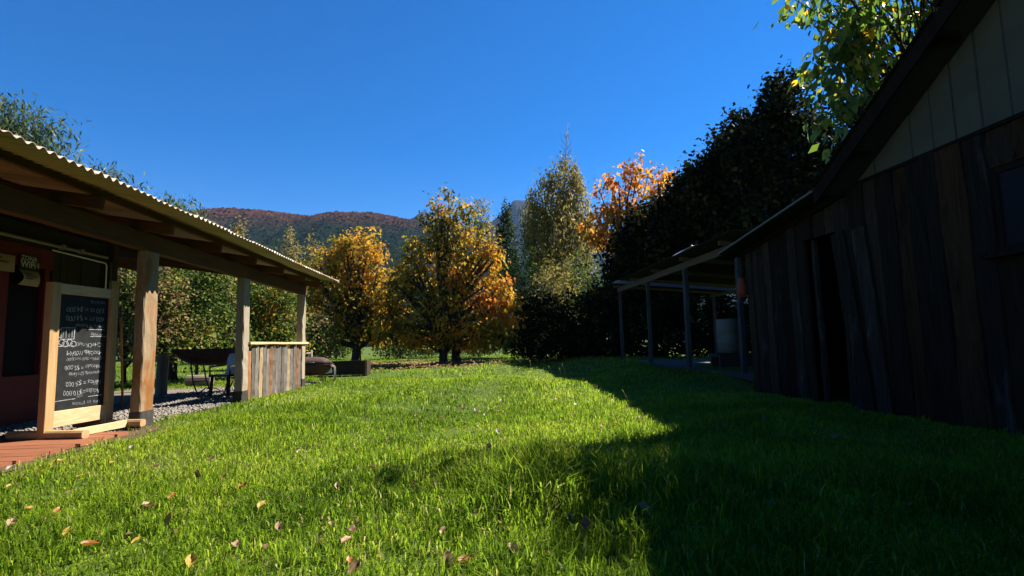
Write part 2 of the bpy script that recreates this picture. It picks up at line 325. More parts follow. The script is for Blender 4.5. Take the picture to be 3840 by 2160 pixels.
# gravel stones: uncountable, one object
ns = 9000
sx = RNG.uniform(GRAV_X0+2.2, GRAV_X1+.12, ns); sy = GRAV_Y0+(GRAV_Y1-GRAV_Y0)*RNG.uniform(0, 1, ns)**1.3
sr = RNG.uniform(.012, .034, ns)
octv = np.array([(1, 0, 0), (.3, .95, 0), (-.9, .5, 0), (-.6, -.8, 0), (.5, -.85, 0), (.1, .1, .62), (0, 0, -.5)])
octf = np.array([(0, 1, 5), (1, 2, 5), (2, 3, 5), (3, 4, 5), (4, 0, 5), (1, 0, 6), (2, 1, 6), (3, 2, 6), (4, 3, 6), (0, 4, 6)])
ang = RNG.uniform(0, 6.28, ns); ca, sa = np.cos(ang)[:, None], np.sin(ang)[:, None]
j = RNG.uniform(.75, 1.25, (ns, 7, 3))*octv[None]
V = np.stack([j[..., 0]*ca-j[..., 1]*sa, j[..., 0]*sa+j[..., 1]*ca, j[..., 2]], -1)*sr[:, None, None]
V += np.stack([sx, sy, .012+sr*.3], -1)[:, None]
tag(np_mesh('gravel', V.reshape(-1, 3), (np.arange(ns)[:, None, None]*7+octf[None]).reshape(-1, 3), M_stone), 'loose grey gravel spread under the open pavilion roof', 'gravel', kind='stuff')

# ---- mountains
def ridge(name, Y, prof, depth, zdrop, mat, nu, nv, rough, seed):
    px = np.array([p[0] for p in prof], float); py = np.array([p[1] for p in prof], float)
    P = np.array([atY(a, b, Y) for a, b in zip(px, py)])
    u = np.linspace(P[0, 0], P[-1, 0], nu); top = np.interp(u, P[:, 0], P[:, 2])
    rg = np.random.default_rng(seed); v = np.linspace(0, 1, nv)
    U, Vv = np.meshgrid(u, v); T = np.interp(U, P[:, 0], P[:, 2])
    span = P[-1, 0]-P[0, 0]
    Zr = T*(1-Vv)**1.25 + zdrop*Vv
    gul = np.zeros_like(U)
    for k in range(9):
        fq = rg.uniform(6, 42)/span*6.28; gul += rg.uniform(.3, 1)/(1+k*.25)*np.sin(U*fq+rg.uniform(0, 6)+Vv*rg.uniform(-5, 5))
    Zr += gul*rough*np.sin(np.pi*np.clip(Vv, 0, 1))**.8
    Zr += rg.normal(size=U.shape)*rough*.10
    Yr = Y - depth*Vv + rg.normal(size=U.shape)*rough*.2
    i = (np.arange(nv-1)[:, None]*nu+np.arange(nu-1)[None]).ravel()
    o = np_mesh(name, np.stack([U, Yr, Zr], -1).reshape(-1, 3), np.stack([i, i+nu, i+nu+1, i+1], 1), mat)
    return tag(o, kind='structure')
def forest_mat(name, stops, scale, zr):
    m, t, p, o = nodes(name); v = coords(t, (1, 1, 1)); n = noise(t, scale, 8, .75, v); n3 = noise(t, scale*6, 3, .7, v)
    ge = t.nodes.new('ShaderNodeNewGeometry'); sp = t.nodes.new('ShaderNodeSeparateXYZ'); t.links.new(ge.outputs['Position'], sp.inputs[0])
    mr = t.nodes.new('ShaderNodeMapRange'); mr.inputs[1].default_value = zr[0]; mr.inputs[2].default_value = zr[1]; t.links.new(sp.outputs['Z'], mr.inputs[0])
    ad = t.nodes.new('ShaderNodeMath'); ad.operation = 'MULTIPLY_ADD'; ad.inputs[1].default_value = .55; t.links.new(n.outputs['Fac'], ad.inputs[0])
    m2 = t.nodes.new('ShaderNodeMath'); m2.operation = 'MULTIPLY_ADD'; m2.inputs[1].default_value = .62; m2.inputs[2].default_value = -.05
    t.links.new(mr.outputs[0], m2.inputs[0]); t.links.new(m2.outputs[0], ad.inputs[2])
    r = ramp(t, stops); t.links.new(ad.outputs[0], r.inputs[0])
    vm = t.nodes.new('ShaderNodeVectorMath'); vm.operation = 'SCALE'; mm = t.nodes.new('ShaderNodeMapRange'); mm.inputs['To Min'].default_value = -.6; mm.inputs['To Max'].default_value = 2.6
    t.links.new(n3.outputs['Fac'], mm.inputs[0]); t.links.new(mm.outputs[0], vm.inputs['Scale']); t.links.new(r.outputs[0], vm.inputs[0])
    t.links.new(vm.outputs[0], p.inputs['Base Color']); p.inputs['Roughness'].default_value = 1; p.inputs['Specular IOR Level'].default_value = 0
    return m
M_hill = forest_mat('autumn_forest_hill', [(.3, (.003, .007, .004)), (.55, (.007, .012, .006)), (.66, (.022, .015, .009)), (.84, (.07, .027, .016))], .022, (165, 390))
M_peak = forest_mat('far_mountain_rock', [(.3, (.012, .018, .014)), (.6, (.026, .026, .026)), (.85, (.045, .043, .043))], .0027, (250, 1100))
ridge('hill', 1450, [(-900, 880), (0, 860), (300, 840), (560, 815), (760, 784), (870, 779), (960, 786), (1060, 797), (1168, 809), (1240, 794), (1320, 794), (1400, 797), (1500, 815), (1600, 838), (1750, 880), (1950, 950), (2300, 1060), (2900, 1180)], 900, -6, M_hill, 800, 190, 14, 3)
ridge('mountain', 3600, [(1200, 900), (1500, 850), (1555, 812), (1575, 795), (1600, 792), (1640, 825), (1780, 845), (1840, 830), (1880, 805), (1905, 780), (1925, 752), (1980, 750), (2030, 790), (2150, 830), (2400, 880), (3000, 1000), (4200, 1100)], 1500, -4, M_peak, 240, 60, 30, 5)

# ================================================================== LEFT: CAFE BUILDING WITH OPEN VERANDA
EX, EZ, RS = -3.57, 2.71, 0.16                 # eave line, its height, roof rise per metre towards -X
def roofz(x): return EZ+(EX-x)*RS
Y0R, Y1R = -1.0, 14.3
cafe = empty('cafe_building', (-6, 7, 0), 'red walled cafe building with open timber veranda and corrugated metal roof', 'building')
# corrugated sheets
PIT = .113; AMP = .017; SHW = PIT*8
ysh = Y1R; k = 0
while ysh > Y0R:
    ya = ysh-SHW-(.05); nseg = 9*8; yy = np.linspace(ya, ysh, nseg+1); ph = AMP*(1+.22*np.sin(yy*2.7)+.15*np.sin(yy*7.1+1))*np.cos((Y1R-yy)/PIT*6.283+.35*np.sin(yy*1.9))+.006*(k % 2)+.008*np.sin(yy*.9+.5)
    ex = EX+random.uniform(-.02, .02)
    xx = np.array([ex, -4.4, -6.6, -9.4]); V = []
    for x in xx:
        for y, h in zip(yy, ph): V.append((x, y, roofz(x)+h+.002))
    b = MB(); m = nseg+1
    b.add(V, [(r*m+i, r*m+i+1, (r+1)*m+i+1, (r+1)*m+i) for r in range(3) for i in range(nseg)], True)
    o = b.build('roof_sheet', M_zinc, cafe)
    sd = o.modifiers.new('thick', 'SOLIDIFY'); sd.thickness = .004; sd.offset = 1
    ysh -= SHW; k += 1
# purlins along the building
for x, wd in ((-4.08, .05), (-5.3, .05), (-6.4, .05), (-7.9, .05), (-9.1, .05)):
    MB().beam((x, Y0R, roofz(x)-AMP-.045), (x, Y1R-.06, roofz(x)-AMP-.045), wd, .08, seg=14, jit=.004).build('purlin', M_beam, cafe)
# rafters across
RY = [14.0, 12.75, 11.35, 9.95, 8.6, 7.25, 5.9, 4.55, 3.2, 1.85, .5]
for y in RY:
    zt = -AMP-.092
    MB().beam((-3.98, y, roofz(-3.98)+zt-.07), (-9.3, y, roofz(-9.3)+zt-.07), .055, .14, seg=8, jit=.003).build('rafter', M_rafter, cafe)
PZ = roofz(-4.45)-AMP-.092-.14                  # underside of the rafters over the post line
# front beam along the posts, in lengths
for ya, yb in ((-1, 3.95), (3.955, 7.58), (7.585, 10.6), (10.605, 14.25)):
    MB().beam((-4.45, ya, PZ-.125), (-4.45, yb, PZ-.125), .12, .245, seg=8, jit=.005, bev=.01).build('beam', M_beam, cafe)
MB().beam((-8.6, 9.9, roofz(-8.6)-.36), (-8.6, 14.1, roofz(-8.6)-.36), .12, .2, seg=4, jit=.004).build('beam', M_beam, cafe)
# posts: hand-cut, dark tarred foot as a sub-part
PT = PZ-.25
for (y, wx, wy, mt) in ((7.54, .13, .29, M_post), (10.56, .15, .26, M_postg), (14.0, .15, .24, M_postg), (3.9, .14, .28, M_post)):
    po = MB().beam((-4.45, y, .22), (-4.45, y, PT), wy, wx, upv=(1, 0, 0), seg=16, jit=.007, bev=.012).build('post', mt, cafe)
    MB().beam((-4.45, y, -.05), (-4.45, y, .219), wy+.012, wx+.012, upv=(1, 0, 0), seg=3, jit=.005, bev=.01).build('post_foot', M_dk, po)
MB().beam((-8.27, 14.0, 0), (-8.27, 14.0, roofz(-8.27)-.28), .16, .16, upv=(1, 0, 0), seg=10, jit=.007).build('post', M_postg, cafe)
# walls: red front with windows, dark boarded upper and end wall
WX = -6.5; WY1 = 9.85
wy = [(-1.0, 1.2), (1.2, 3.4), (3.4, 5.6), (5.6, 6.95), (6.95, 7.75), (7.75, 8.55)]
MB().box((WX-.12, -1.0, 0), (WX, 8.62, .62)).build('red_wall_base', M_red, cafe)
MB().box((WX-.12, -1.0, 2.28), (WX+.004, 8.62, 2.58)).build('red_wall_head', M_red, cafe)
MB().box((WX-.10, -1.0, 2.58), (WX-.01, WY1, roofz(WX)-.28)).build('upper_wall', M_dark, cafe)
for y0, y1 in wy:
    wd = MB(); 
    for a, b2 in ((y0, y0+.09), (y1-.09, y1)): wd.box((WX-.10, a+.001, .62), (WX+.02, b2-.001, 2.28))
    wo_ = wd.build('window', M_red, cafe)
    MB().box((WX-.10, y0+.09, .62), (WX+.02, y1-.09, .70)).build('frame', M_red, wo_)
    MB().box((WX-.07, y0+.09, .70), (WX-.055, y1-.09, 2.28)).build('pane', M_glass, wo_)
nb = 8
for k in range(nb):     # dark vertical boards between the red part and the corner
    ya = 8.62+(WY1-8.62)*k/nb; yb = 8.62+(WY1-8.62)*(k+1)/nb-.008
    MB().box((WX-.12, ya+.002, 0), (WX+random.uniform(-.015, .01), yb, 2.578)).build('wall_board', M_dark, cafe)
for k in range(14):     # end wall facing the open bay
    xa = WX-.13-k*.2; MB().box((xa-.19, WY1-.10, 0), (xa, WY1+random.uniform(-.01, .01), 2.9)).build('wall_board', M_dark, cafe)
MB().box((-9.5, -1, 0), (-9.4, WY1, 3.2)).build('rear_wall', M_dark, cafe)
MB().beam((WX+.02, WY1+.07, 0), (WX+.02, WY1+.07, 3.05), .13, .13, upv=(1, 0, 0), seg=8, jit=.006).build('corner_post', M_dk, cafe)
# conduits: brown pipe along the wall with clips, white cable below, two drops at the corner
MB().tube([(WX+.05, -1, 2.66), (WX+.05, WY1-.1, 2.66)], .026, 8).build('conduit', M_pipe, cafe)
for y in (5.2, 6.6, 8.72, 9.12): MB().box((WX+.005, y-.03, 2.625), (WX+.085, y+.03, 2.70)).build('conduit_clip', M_pipe, cafe)
MB().tube([(WX+.04, 8.55, 2.585), (WX+.04, 9.72, 2.56), (WX+.04, 9.76, 2.52), (WX+.04, 9.78, .15)], .013, 6).build('cable', M_white, cafe)
MB().tube([(WX+.05, 9.86, 2.6), (WX+.06, 9.88, 1.75), (WX+.1, 9.93, 1.45), (WX+.1, 9.93, .02)], .022, 6).build('conduit', M_pipe, cafe)
MB().box((WX+.085, 9.78, 2.02), (WX+.13, 9.98, 2.26)).build('junction_box', M_pipe, cafe)
MB().box((WX+.09, 9.85, .52), (WX+.16, 9.96, .70)).build('socket_box', M_white, cafe)
hz = MB().tube([(WX+.16, 10.02, 1.62), (WX+.17, 10.05, 1.2), (WX+.19, 10.08, .6), (WX+.21, 10.1, .02)], .02, 6).build('hose', M_hose, origin=(WX+.2, 10.05, .02))
tag(hz, 'thin orange hose hanging down the dark corner post of the cafe', 'hose')

# deck of red planks
deck = empty('deck', (-5.3, 5.5, 0), 'low red plank deck in front of the cafe under the chalkboard', 'deck')
y = 3.0; k = 0
while y < 6.8:
    wdt = random.uniform(.19, .22)
    xe = -4.20+random.uniform(-.035, .035)-.02*(y-5)
    MB().beam((-6.38, y+wdt/2, .030), (xe, y+wdt/2, .030+random.uniform(-.004, .004)), wdt-.012, .034, seg=5, jit=.002, bev=.004).build('plank', M_deck, deck)
    y += wdt; k += 1
for x in (-4.75, -5.6, -6.3): MB().box((x-.04, 3.0, -.03), (x+.04, 6.8, .010)).build('joist', M_dk, deck)

# ---- writing helper
def text_part(s, size, M, mat, parent, name='lettering', jitter=0.0, offset=0.0, spacing=1.0):
    cu = bpy.data.curves.new('t', 'FONT'); cu.body = s; cu.size = size; cu.align_x = 'LEFT'; cu.offset = offset; cu.space_character = spacing; cu.resolution_u = 2
    ob = bpy.data.objects.new('t', cu); COL.objects.link(ob)
    dg = bpy.context.evaluated_depsgraph_get(); me = bpy.data.meshes.new_from_object(ob.evaluated_get(dg))
    bpy.data.objects.remove(ob); bpy.data.curves.remove(cu)
    rd = random.Random(hash(s) % 1000 if False else len(s)*31+ord(s[0])); ph = [rd.uniform(0, 6) for _ in range(4)]
    org = wloc(parent)
    for v in me.vertices:
        x, y2 = v.co.x, v.co.y
        if jitter: y2 += jitter*size*(math.sin(x/size*1.7+ph[0])+.5*math.sin(x/size*4.1+ph[1])); x += jitter*size*.8*math.sin(y2/size*5+x/size*2.3+ph[2])
        v.co = (M @ Vector((x, y2, 0)))-org
    me.name = name; me.materials.clear(); me.materials.append(mat); o = bpy.data.objects.new(name, me); o.parent = parent; COL.objects.link(o); return o

# wifi notice and papers on the red frame (facing the lawn, +X)
def plane_frame(o, right, upv): # local x right, y up, z towards viewer
    r_ = Vector(right).normalized(); u_ = Vector(upv).normalized(); n_ = r_.cross(u_)
    return Matrix(((r_.x, u_.x, n_.x, o[0]), (r_.y, u_.y, n_.y, o[1]), (r_.z, u_.z, n_.z, o[2]), (0, 0, 0, 1)))
q = atX(76, 952, WX+.03); q2 = atX(152, 1020, WX+.03); ya, yb, zt, zb = q[1], q2[1]-.02, q[2], atX(76, 1010, WX+.03)[2]
wf = empty('wifi_sign', (WX+.03, (ya+yb)/2, zb), 'black printed wifi zone sign on the red window frame', 'sign')
MB().box((WX+.022, ya, zb), (WX+.030, yb, zt)).build('panel', M_signk, wf)
wsz = yb-ya
text_part('ZONA', wsz*.27, plane_frame((WX+.0315, ya+wsz*.06, zb+(zt-zb)*.66), (0, 1, 0), (0, 0, 1)), M_signw, wf, offset=.001)
text_part('WiFi', wsz*.38, plane_frame((WX+.0315, ya+wsz*.05, zb+(zt-zb)*.20), (0, 1, 0), (0, 0, 1)), M_signw, wf, offset=.003)
for k in range(3):
    arc = MB(); rr = wsz*(.05+.05*k); a0 = [(-.8+1.6*i/8) for i in range(9)]; vv = []
    for a in a0: vv += [(WX+.0317, ya+wsz*.80+rr*math.cos(a), zb+(zt-zb)*.42+rr*math.sin(a)), (WX+.0317, ya+wsz*.80+(rr+wsz*.022)*math.cos(a), zb+(zt-zb)*.42+(rr+wsz*.022)*math.sin(a))]
    arc.add(vv, [(2*i, 2*i+1, 2*i+3, 2*i+2) for i in range(8)]).build('signal_arc', M_signw, wf)
def paper(name, label, ya, yb, zb, zt, lines, curl=.05):
    b = MB(); vv = []; n = 8
    for i in range(n+1):
        z = zt+(zb-zt)*i/n; bow = curl*math.sin(i/n*3.1); nar = .06*(yb-ya)*math.sin(i/n*3.14)
        vv += [(WX+.034+bow, ya+nar*1.5, z), (WX+.034+bow*.7, yb-nar*.4, z)]
    b.add(vv, [(2*i, 2*i+1, 2*i+3, 2*i+2) for i in range(n)])
    o = b.build(name, M_paper, origin=(WX+.034, (ya+yb)/2, zb)); tag(o, label, 'notice'); md = o.modifiers.new('t', 'SOLIDIFY'); md.thickness = .002
    for i in range(lines):
        z = zt+(zb-zt)*(.22+.5*i/max(1, lines)); bow = curl*math.sin((z-zt)/(zb-zt)*3.1)
        MB().box((WX+.036+bow, ya+(yb-ya)*.2, z-.008), (WX+.040+bow, ya+(yb-ya)*(.55+.2*(i % 2)), z+.008)).build('print_line', M_ink, o)
paper('paper_notice', 'curled paper notice hanging below the wifi sign', ya-.01, yb-.02, atX(76, 1068, WX+.03)[2], zb-.004, 3)
q = atX(0, 955, WX+.03); q3 = atX(52, 1022, WX+.03); paper('paper_notice', 'tan paper notice at the left edge of the red window frame', q[1]-.25, q3[1], q3[2], q[2]+.02, 2, .015)

# ================================================================== CHALKBOARD SIGN
a = np.array([-4.90, 6.47]); bdir = np.array([.14, .99]); bdir /= np.linalg.norm(bdir); bn = np.array([bdir[1], -bdir[0]])   # bn faces the lawn
BW = .95; ZD = .048
sign = empty('chalkboard_sign', (a[0], a[1]+.45, ZD), 'upside-down chalkboard price list in a pale pine frame standing on the deck', 'sign')
def bp(u, n, z): return (a[0]+bdir[0]*u+bn[0]*n, a[1]+bdir[1]*u+bn[1]*n, z)
SU = (bn[0], bn[1], 0)
TOPZ = atX(250, 1062, -4.82)[2]
for u in (.055, BW-.055):
    MB().beam(bp(u, 0, ZD), bp(u, 0, TOPZ), .115, .09, upv=SU, seg=6, jit=.0015, bev=.004).build('frame_post', M_pine, sign)
MB().beam(bp(.114, 0, TOPZ-.065), bp(BW-.114, 0, TOPZ-.065), .06, .12, seg=3, jit=.001, bev=.003).build('top_rail', M_pineY, sign)
BZ0 = ZD+.30; BZ1 = TOPZ-.13
MB().beam(bp(.114, .005, ZD+.20), bp(BW-.114, .005, ZD+.20), .05, .18, seg=3, jit=.001, bev=.003).build('bottom_rail', M_pineY, sign)
for u in (.05, BW-.05):     # feet, long blocks across
    MB().beam(bp(u, -.42, ZD-.002+.045), bp(u, .50, ZD-.002+.045), .10, .088, seg=3, jit=.001, bev=.02).build('foot', M_pineX, sign)
MB().beam(bp(.102, .30, ZD+.045), bp(BW-.102, .30, ZD+.045), .05, .085, seg=3, jit=.001, bev=.003).build('foot_rail', M_pineY, sign)
cb = MB().add([bp(.1125, .0, BZ0-.01), bp(BW-.1125, .0, BZ0-.01), bp(BW-.1125, .0, BZ1+.01), bp(.1125, .0, BZ1+.01),
               bp(.1125, -.014, BZ0-.01), bp(BW-.1125, -.014, BZ0-.01), bp(BW-.1125, -.014, BZ1+.01), bp(.1125, -.014, BZ1+.01)],
              [(0, 1, 2, 3), (7, 6, 5, 4), (0, 4, 5, 1), (1, 5, 6, 2), (2, 6, 7, 3), (3, 7, 4, 0)]).build('blackboard', M_board, sign)
# upside-down writing: text runs right to left as seen, rotated by half a turn
BH = BZ1-BZ0
LINES = [(.045, .05, .062, 'Lista  de  precios'), (.115, .30, .050, '2025'), (.155, .05, .085, 'Adulto=$10.000'), (.235, .05, .085, 'Niños = $5.000'), (.315, .05, .066, 'menores de 10 = Gratis'),
         (.375, .05, .078, 'vehiculo = $5.000'), (.445, .05, .054, 'CAMAS = 15.000  pieza 30.000'), (.505, .05, .080, 'Hora Salida-11:00AM'), (.575, .05, .074, '(CHeCK out)'),
         (.665, .05, .066, 'cerveza'), (.745, .05, .072, 'schop artesanal'), (.82, .05, .090, '400 cc = $4.000'), (.90, .05, .090, '330 cc = $4.000'), (.97, .05, .060, 'Michelada')]
for v, u0, sz, s in LINES:
    u = BW-.12-u0; z = BZ0+v*BH
    text_part(s, sz*1.02, plane_frame(bp(u, .0025, z), (-bdir[0], -bdir[1], 0), (0, 0, -1)), M_chalk, cb, jitter=.075, spacing=.92 if len(s) < 19 else .74, offset=-.0012)
def stroke(pts, wd=.007):
    b = MB()
    for (u1, z1), (u2, z2) in zip(pts[:-1], pts[1:]):
        d = Vector((u2-u1, z2-z1)); d.normalize(); n_ = Vector((-d.y, d.x))*wd/2
        b.add([bp(u1+n_.x, .0028, z1+n_.y), bp(u2+n_.x, .0028, z2+n_.y), bp(u2-n_.x, .0028, z2-n_.y), bp(u1-n_.x, .0028, z1-n_.y)], [(3, 2, 1, 0)])
    return b.build('chalk_line', M_chalk, cb)
zz = lambda v: BZ0+v*BH
stroke([(.16, zz(.075)), (.42, zz(.080))]); stroke([(.60, zz(.085)), (.80, zz(.088))]); stroke([(.14, zz(.545)), (.36, zz(.55))]); stroke([(.50, zz(.70)), (.80, zz(.70))]); stroke([(.58, zz(.635)), (.82, zz(.635))])
# beer mug (upside down): body, handle, foam loops, shading strokes
mu, mz, ms = .27, zz(.655), 1.0
stroke([(mu-.09, mz+.07), (mu+.09, mz+.075), (mu+.085, mz-.06), (mu-.085, mz-.065), (mu-.09, mz+.07)], .009)
stroke([(mu-.09, mz+.05), (mu-.15, mz+.045), (mu-.16, mz-.03), (mu-.09, mz-.045)], .009)
for k in range(4): stroke([(mu-.065+k*.04, mz+.055), (mu-.063+k*.04, mz-.045)], .006)
th = [i*.5 for i in range(13)]
for k in range(4): stroke([(mu-.075+k*.052+.038*math.cos(t), mz-.10-.02*(k % 2)+.034*math.sin(t)) for t in th], .008)

# ================================================================== SLAB-WOOD BAR COUNTER between the two far posts
bar = empty('bar_counter', (-4.48, 12.3, 0), 'bar counter faced with rough grey and orange wood slabs between veranda posts', 'counter')
y = 10.70; k = 0
while y < 13.84:
    wdt = random.uniform(.13, .25); y2 = min(y+wdt, 13.88)
    mt = [M_slabg, M_slabg, M_slabg, M_slaby, M_slabg, M_slabg, M_slabo, M_slabg, M_slabg][k % 9] if k else M_slabo
    zt = random.uniform(.96, 1.08); b = MB(); seg = 10; vv = []; fs = []; yc = (y+y2)/2; hw = (y2-y)/2-.012
    for i in range(seg+1):      # half-round slab with wavy edges
        z = .01+(zt-.01)*i/seg; e1 = random.uniform(-.012, .012); e2 = random.uniform(-.012, .012)
        for a_, (dy, dx) in enumerate(((-1, -.01), (-.78, .06), (0, .10), (.78, .06), (1, -.01))):
            vv.append((-4.47+dx+random.uniform(-.006, .006), yc+dy*(hw+(e1 if dy < 0 else e2)), z))
        vv.append((-4.53, yc, z))
    for i in range(seg):
        for c in range(6): fs.append((i*6+c, i*6+(c+1) % 6, (i+1)*6+(c+1) % 6, (i+1)*6+c))
    fs.append(tuple(range(seg*6, seg*6+6)))
    b.add(vv, fs).build('slab', mt, bar); y = y2; k += 1
MB().beam((-4.50, 10.66, 1.115), (-4.50, 14.25, 1.115), .34, .05, seg=6, jit=.004, bev=.006).build('counter_top', M_pineY, bar)
for yy_ in (10.75, 12.3, 13.8): MB().box((-4.60, yy_-.04, 0), (-4.52, yy_+.04, 1.088)).build('support', M_dk, bar)

# ================================================================== RIGHT: PLANK HOUSE (gable end towards the lawn)
HX = 5.1; RX = 4.75                             # wall face, roof edge
KY, KZ = 6.95, 3.0                               # where the steep roof meets the shallow lean-to roof
MG = .57                                        # gable slope
def rake(y): return KZ+(KY-y)*MG if y <= KY else KZ-(y-KY)*.13
APY = .6; APZ = rake(APY)
house = empty('plank_house', (8, 5, 0), 'dark weathered plank house with pale panelled gable and steep roof', 'house')
GB = 3.02
# planks of the wall
pal = [M_hg, M_hd, M_hb, M_ho, M_hd, M_hg, M_hb, M_hg, M_ho, M_hd]
def hplank(y0, y1, z0, z1, mt, lean=0.0):
    seg = 10; vv = []; fs = []; o_ = random.uniform(-.03, .018); ph_ = random.uniform(0, 6); w1 = [random.uniform(-.010, .010)+.014*math.sin(i*.9+ph_) for i in range(seg+1)]; w2 = [random.uniform(-.010, .010)+.014*math.sin(i*.7+ph_*2) for i in range(seg+1)]
    for i in range(seg+1):
        z = z0+(z1-z0)*i/seg; l = lean*(i/seg)
        vv += [(HX+o_+random.uniform(-.004, .004), y0+.006+w1[i]+l, z), (HX+o_+random.uniform(-.004, .004), y1-.006+w2[i]+l, z), (HX+.045, y1-.004+l, z), (HX+.045, y0+.004+l, z)]
    for i in range(seg):
        for c in range(4): fs.append((i*4+c, (i+1)*4+c, (i+1)*4+(c+1) % 4, i*4+(c+1) % 4))
    fs.append((0, 1, 2, 3)); fs.append((seg*4+3, seg*4+2, seg*4+1, seg*4))
    MB().add(vv, fs).build('plank', mt, house)
edges = [(-2.6, -2.3), (-2.3, -1.98)]
ycur = -1.98; k = 0
spec = [(3.70, 3.98, 'w', M_hb), (3.98, 4.26, 'w', M_hg), (4.26, 4.56, 'w', M_ho), (4.56, 4.83, 'w', M_hb), (4.83, 5.06, 'f', M_hg), (5.06, 5.38, 'f', M_ho), (5.38, 5.58, 'f', M_hd), (5.58, 5.80, 'f', M_hg), (5.80, 6.02, 'f', M_ho),
        (6.02, 6.30, 'f', M_hd), (6.30, 6.52, 'f', M_hb), (6.52, 6.80, 's', M_hd), (6.80, 7.08, 's', M_hg), (7.08, 7.34, 'd', M_hb), (7.34, 7.60, 'd', M_hb), (7.60, 7.84, 'd', M_hd), (7.84, 8.02, 's', M_hb), (8.02, 8.24, 's', M_hg),
        (8.24, 8.50, 's', M_hd), (8.50, 8.78, 's', M_hg), (8.78, 8.98, 's', M_hb), (8.98, 9.22, 's', M_hg), (9.22, 9.42, 's', M_hb), (9.42, 9.62, 's', M_hb)]
while ycur < 3.68:
    y2 = min(ycur+random.uniform(.22, .34), 3.70); spec.append((ycur, y2, 'f', random.choice(pal))); ycur = y2
WZ0, WZ1, DZ = 1.76, 2.60, 2.46
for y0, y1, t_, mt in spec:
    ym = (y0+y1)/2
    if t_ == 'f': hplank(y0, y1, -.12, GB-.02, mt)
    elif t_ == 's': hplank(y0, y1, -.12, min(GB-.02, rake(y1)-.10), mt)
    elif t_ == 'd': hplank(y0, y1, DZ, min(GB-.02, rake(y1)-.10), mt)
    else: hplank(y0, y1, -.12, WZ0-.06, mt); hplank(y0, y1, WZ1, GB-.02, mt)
# grey board leaning beside the door, two narrow posts inside the doorway
MB().beam((HX-.05, 6.72, .01), (HX-.035, 7.02, 2.42), .26, .028, upv=(1, 0, .01), seg=8, jit=.006).build('leaning_board', M_hg, house)
MB().beam((HX-.05, 6.40, .01), (HX-.035, 6.62, 2.40), .22, .026, upv=(1, 0, .01), seg=8, jit=.006).build('leaning_board', M_hg, house)
MB().beam((HX+.10, 7.72, .01), (HX+.10, 7.74, 2.45), .07, .06, upv=(1, 0, 0), seg=6, jit=.005).build('door_post', M_hg, house)
wn = MB(); 
for a_, b_ in (((HX+.03, 3.70, WZ0), (HX+.09, 3.76, WZ1)), ((HX+.03, 4.77, WZ0), (HX+.09, 4.83, WZ1)), ((HX+.03, 3.76, WZ1-.06), (HX+.09, 4.77, WZ1)), ((HX+.03, 3.76, WZ0), (HX+.09, 4.77, WZ0+.06))): wn.box(a_, b_)
wno = wn.build('window', M_hd, house)
MB().box((HX+.05, 3.76, WZ0+.06), (HX+.058, 4.77, WZ1-.06)).build('pane', M_glass, wno)
MB().box((HX-.12, 3.66, WZ0-.055), (HX+.10, 4.90, WZ0-.002)).build('sill', M_hd, wno)
# gable panels with dark battens
gy = sorted([atX(px, py, HX)[1] for px, py in ((3283, 642), (3425, 587), (3504, 545), (3590, 514), (3690, 473), (3801, 428))]+[6.55]+[4.0, 3.5, 3.0, 2.5, 2.0, 1.5, 1.0])
gy = [g for g in gy if g <= 6.6]
def gtop(y): return KZ+(KY-y)*MG-.19
for y0, y1 in zip(gy[:-1], gy[1:]):
    za, zb_ = max(gtop(y0), GB+.01), max(gtop(y1), GB+.012)
    o_ = random.uniform(0, .006); vv = [(HX-.01+o_, y0+.012, GB), (HX-.01+o_, y1-.012, GB), (HX-.01+o_, y1-.012, zb_), (HX-.01+o_, y0+.012, za), (HX+.02, y0+.012, GB), (HX+.02, y1-.012, GB), (HX+.02, y1-.012, zb_), (HX+.02, y0+.012, za)]
    MB().add(vv, [(3, 2, 1, 0), (4, 5, 6, 7), (0, 1, 5, 4), (1, 2, 6, 5), (2, 3, 7, 6), (3, 0, 4, 7)]).build('gable_panel', M_panel, house)
for y0 in gy[1:]: MB().box((HX-.004, y0-.011, GB+.002), (HX+.018, y0+.011, max(gtop(y0)-.004, GB+.02))).build('gable_joint', M_dk, house)
MB().box((HX-.022, -2, GB-.045), (HX+.05, 6.62, GB-.006)).build('gable_sill', M_hd, house)
# roof: steep slope and shallow lean-to slope, thick edge, soffit boards
def slab_yz(ya, za, yb, zb_, x0, x1, th, name, mat, par=house):
    b = MB(); b.add([(x0, ya, za), (x1, ya, za), (x1, yb, zb_), (x0, yb, zb_), (x0, ya, za-th), (x1, ya, za-th), (x1, yb, zb_-th), (x0, yb, zb_-th)],
                    [(0, 1, 2, 3), (7, 6, 5, 4), (4, 5, 1, 0), (5, 6, 2, 1), (6, 7, 3, 2), (7, 4, 0, 3)]); return b.build(name, mat, par)
roof = slab_yz(APY, APZ, KY+.02, KZ-.011, RX+.02, 11.5, .05, 'roof', M_roofd)
slab_yz(-6, rake(APY)-(APY+6)*.0-3.76, APY-.001, APZ, RX+.02, 11.5, .05, 'roof_far_slope', M_roofd)
slab_yz(APY, APZ+.03, KY+.03, KZ+.012, RX-.012, RX+.018, .20, 'barge_board', M_hd, roof)
for k in range(6):      # overlapping metal sheet ends on the roof edge
    ya = APY+(KY-APY)*k/6; yb = APY+(KY-APY)*(k+1)/6-.05
    slab_yz(ya, rake(ya)+.052+.006*(k % 2), yb, rake(yb)+.052+.006*(k % 2), RX-.05, 11.4, .010, 'roof_sheet', M_zincd, roof)
for k in range(5):
    y_ = APY+.4+k*1.3; slab_yz(y_, rake(y_)-.052, y_+.07, rake(y_+.07)-.052, RX+.03, HX-.03, .07, 'lookout', M_hd, roof)
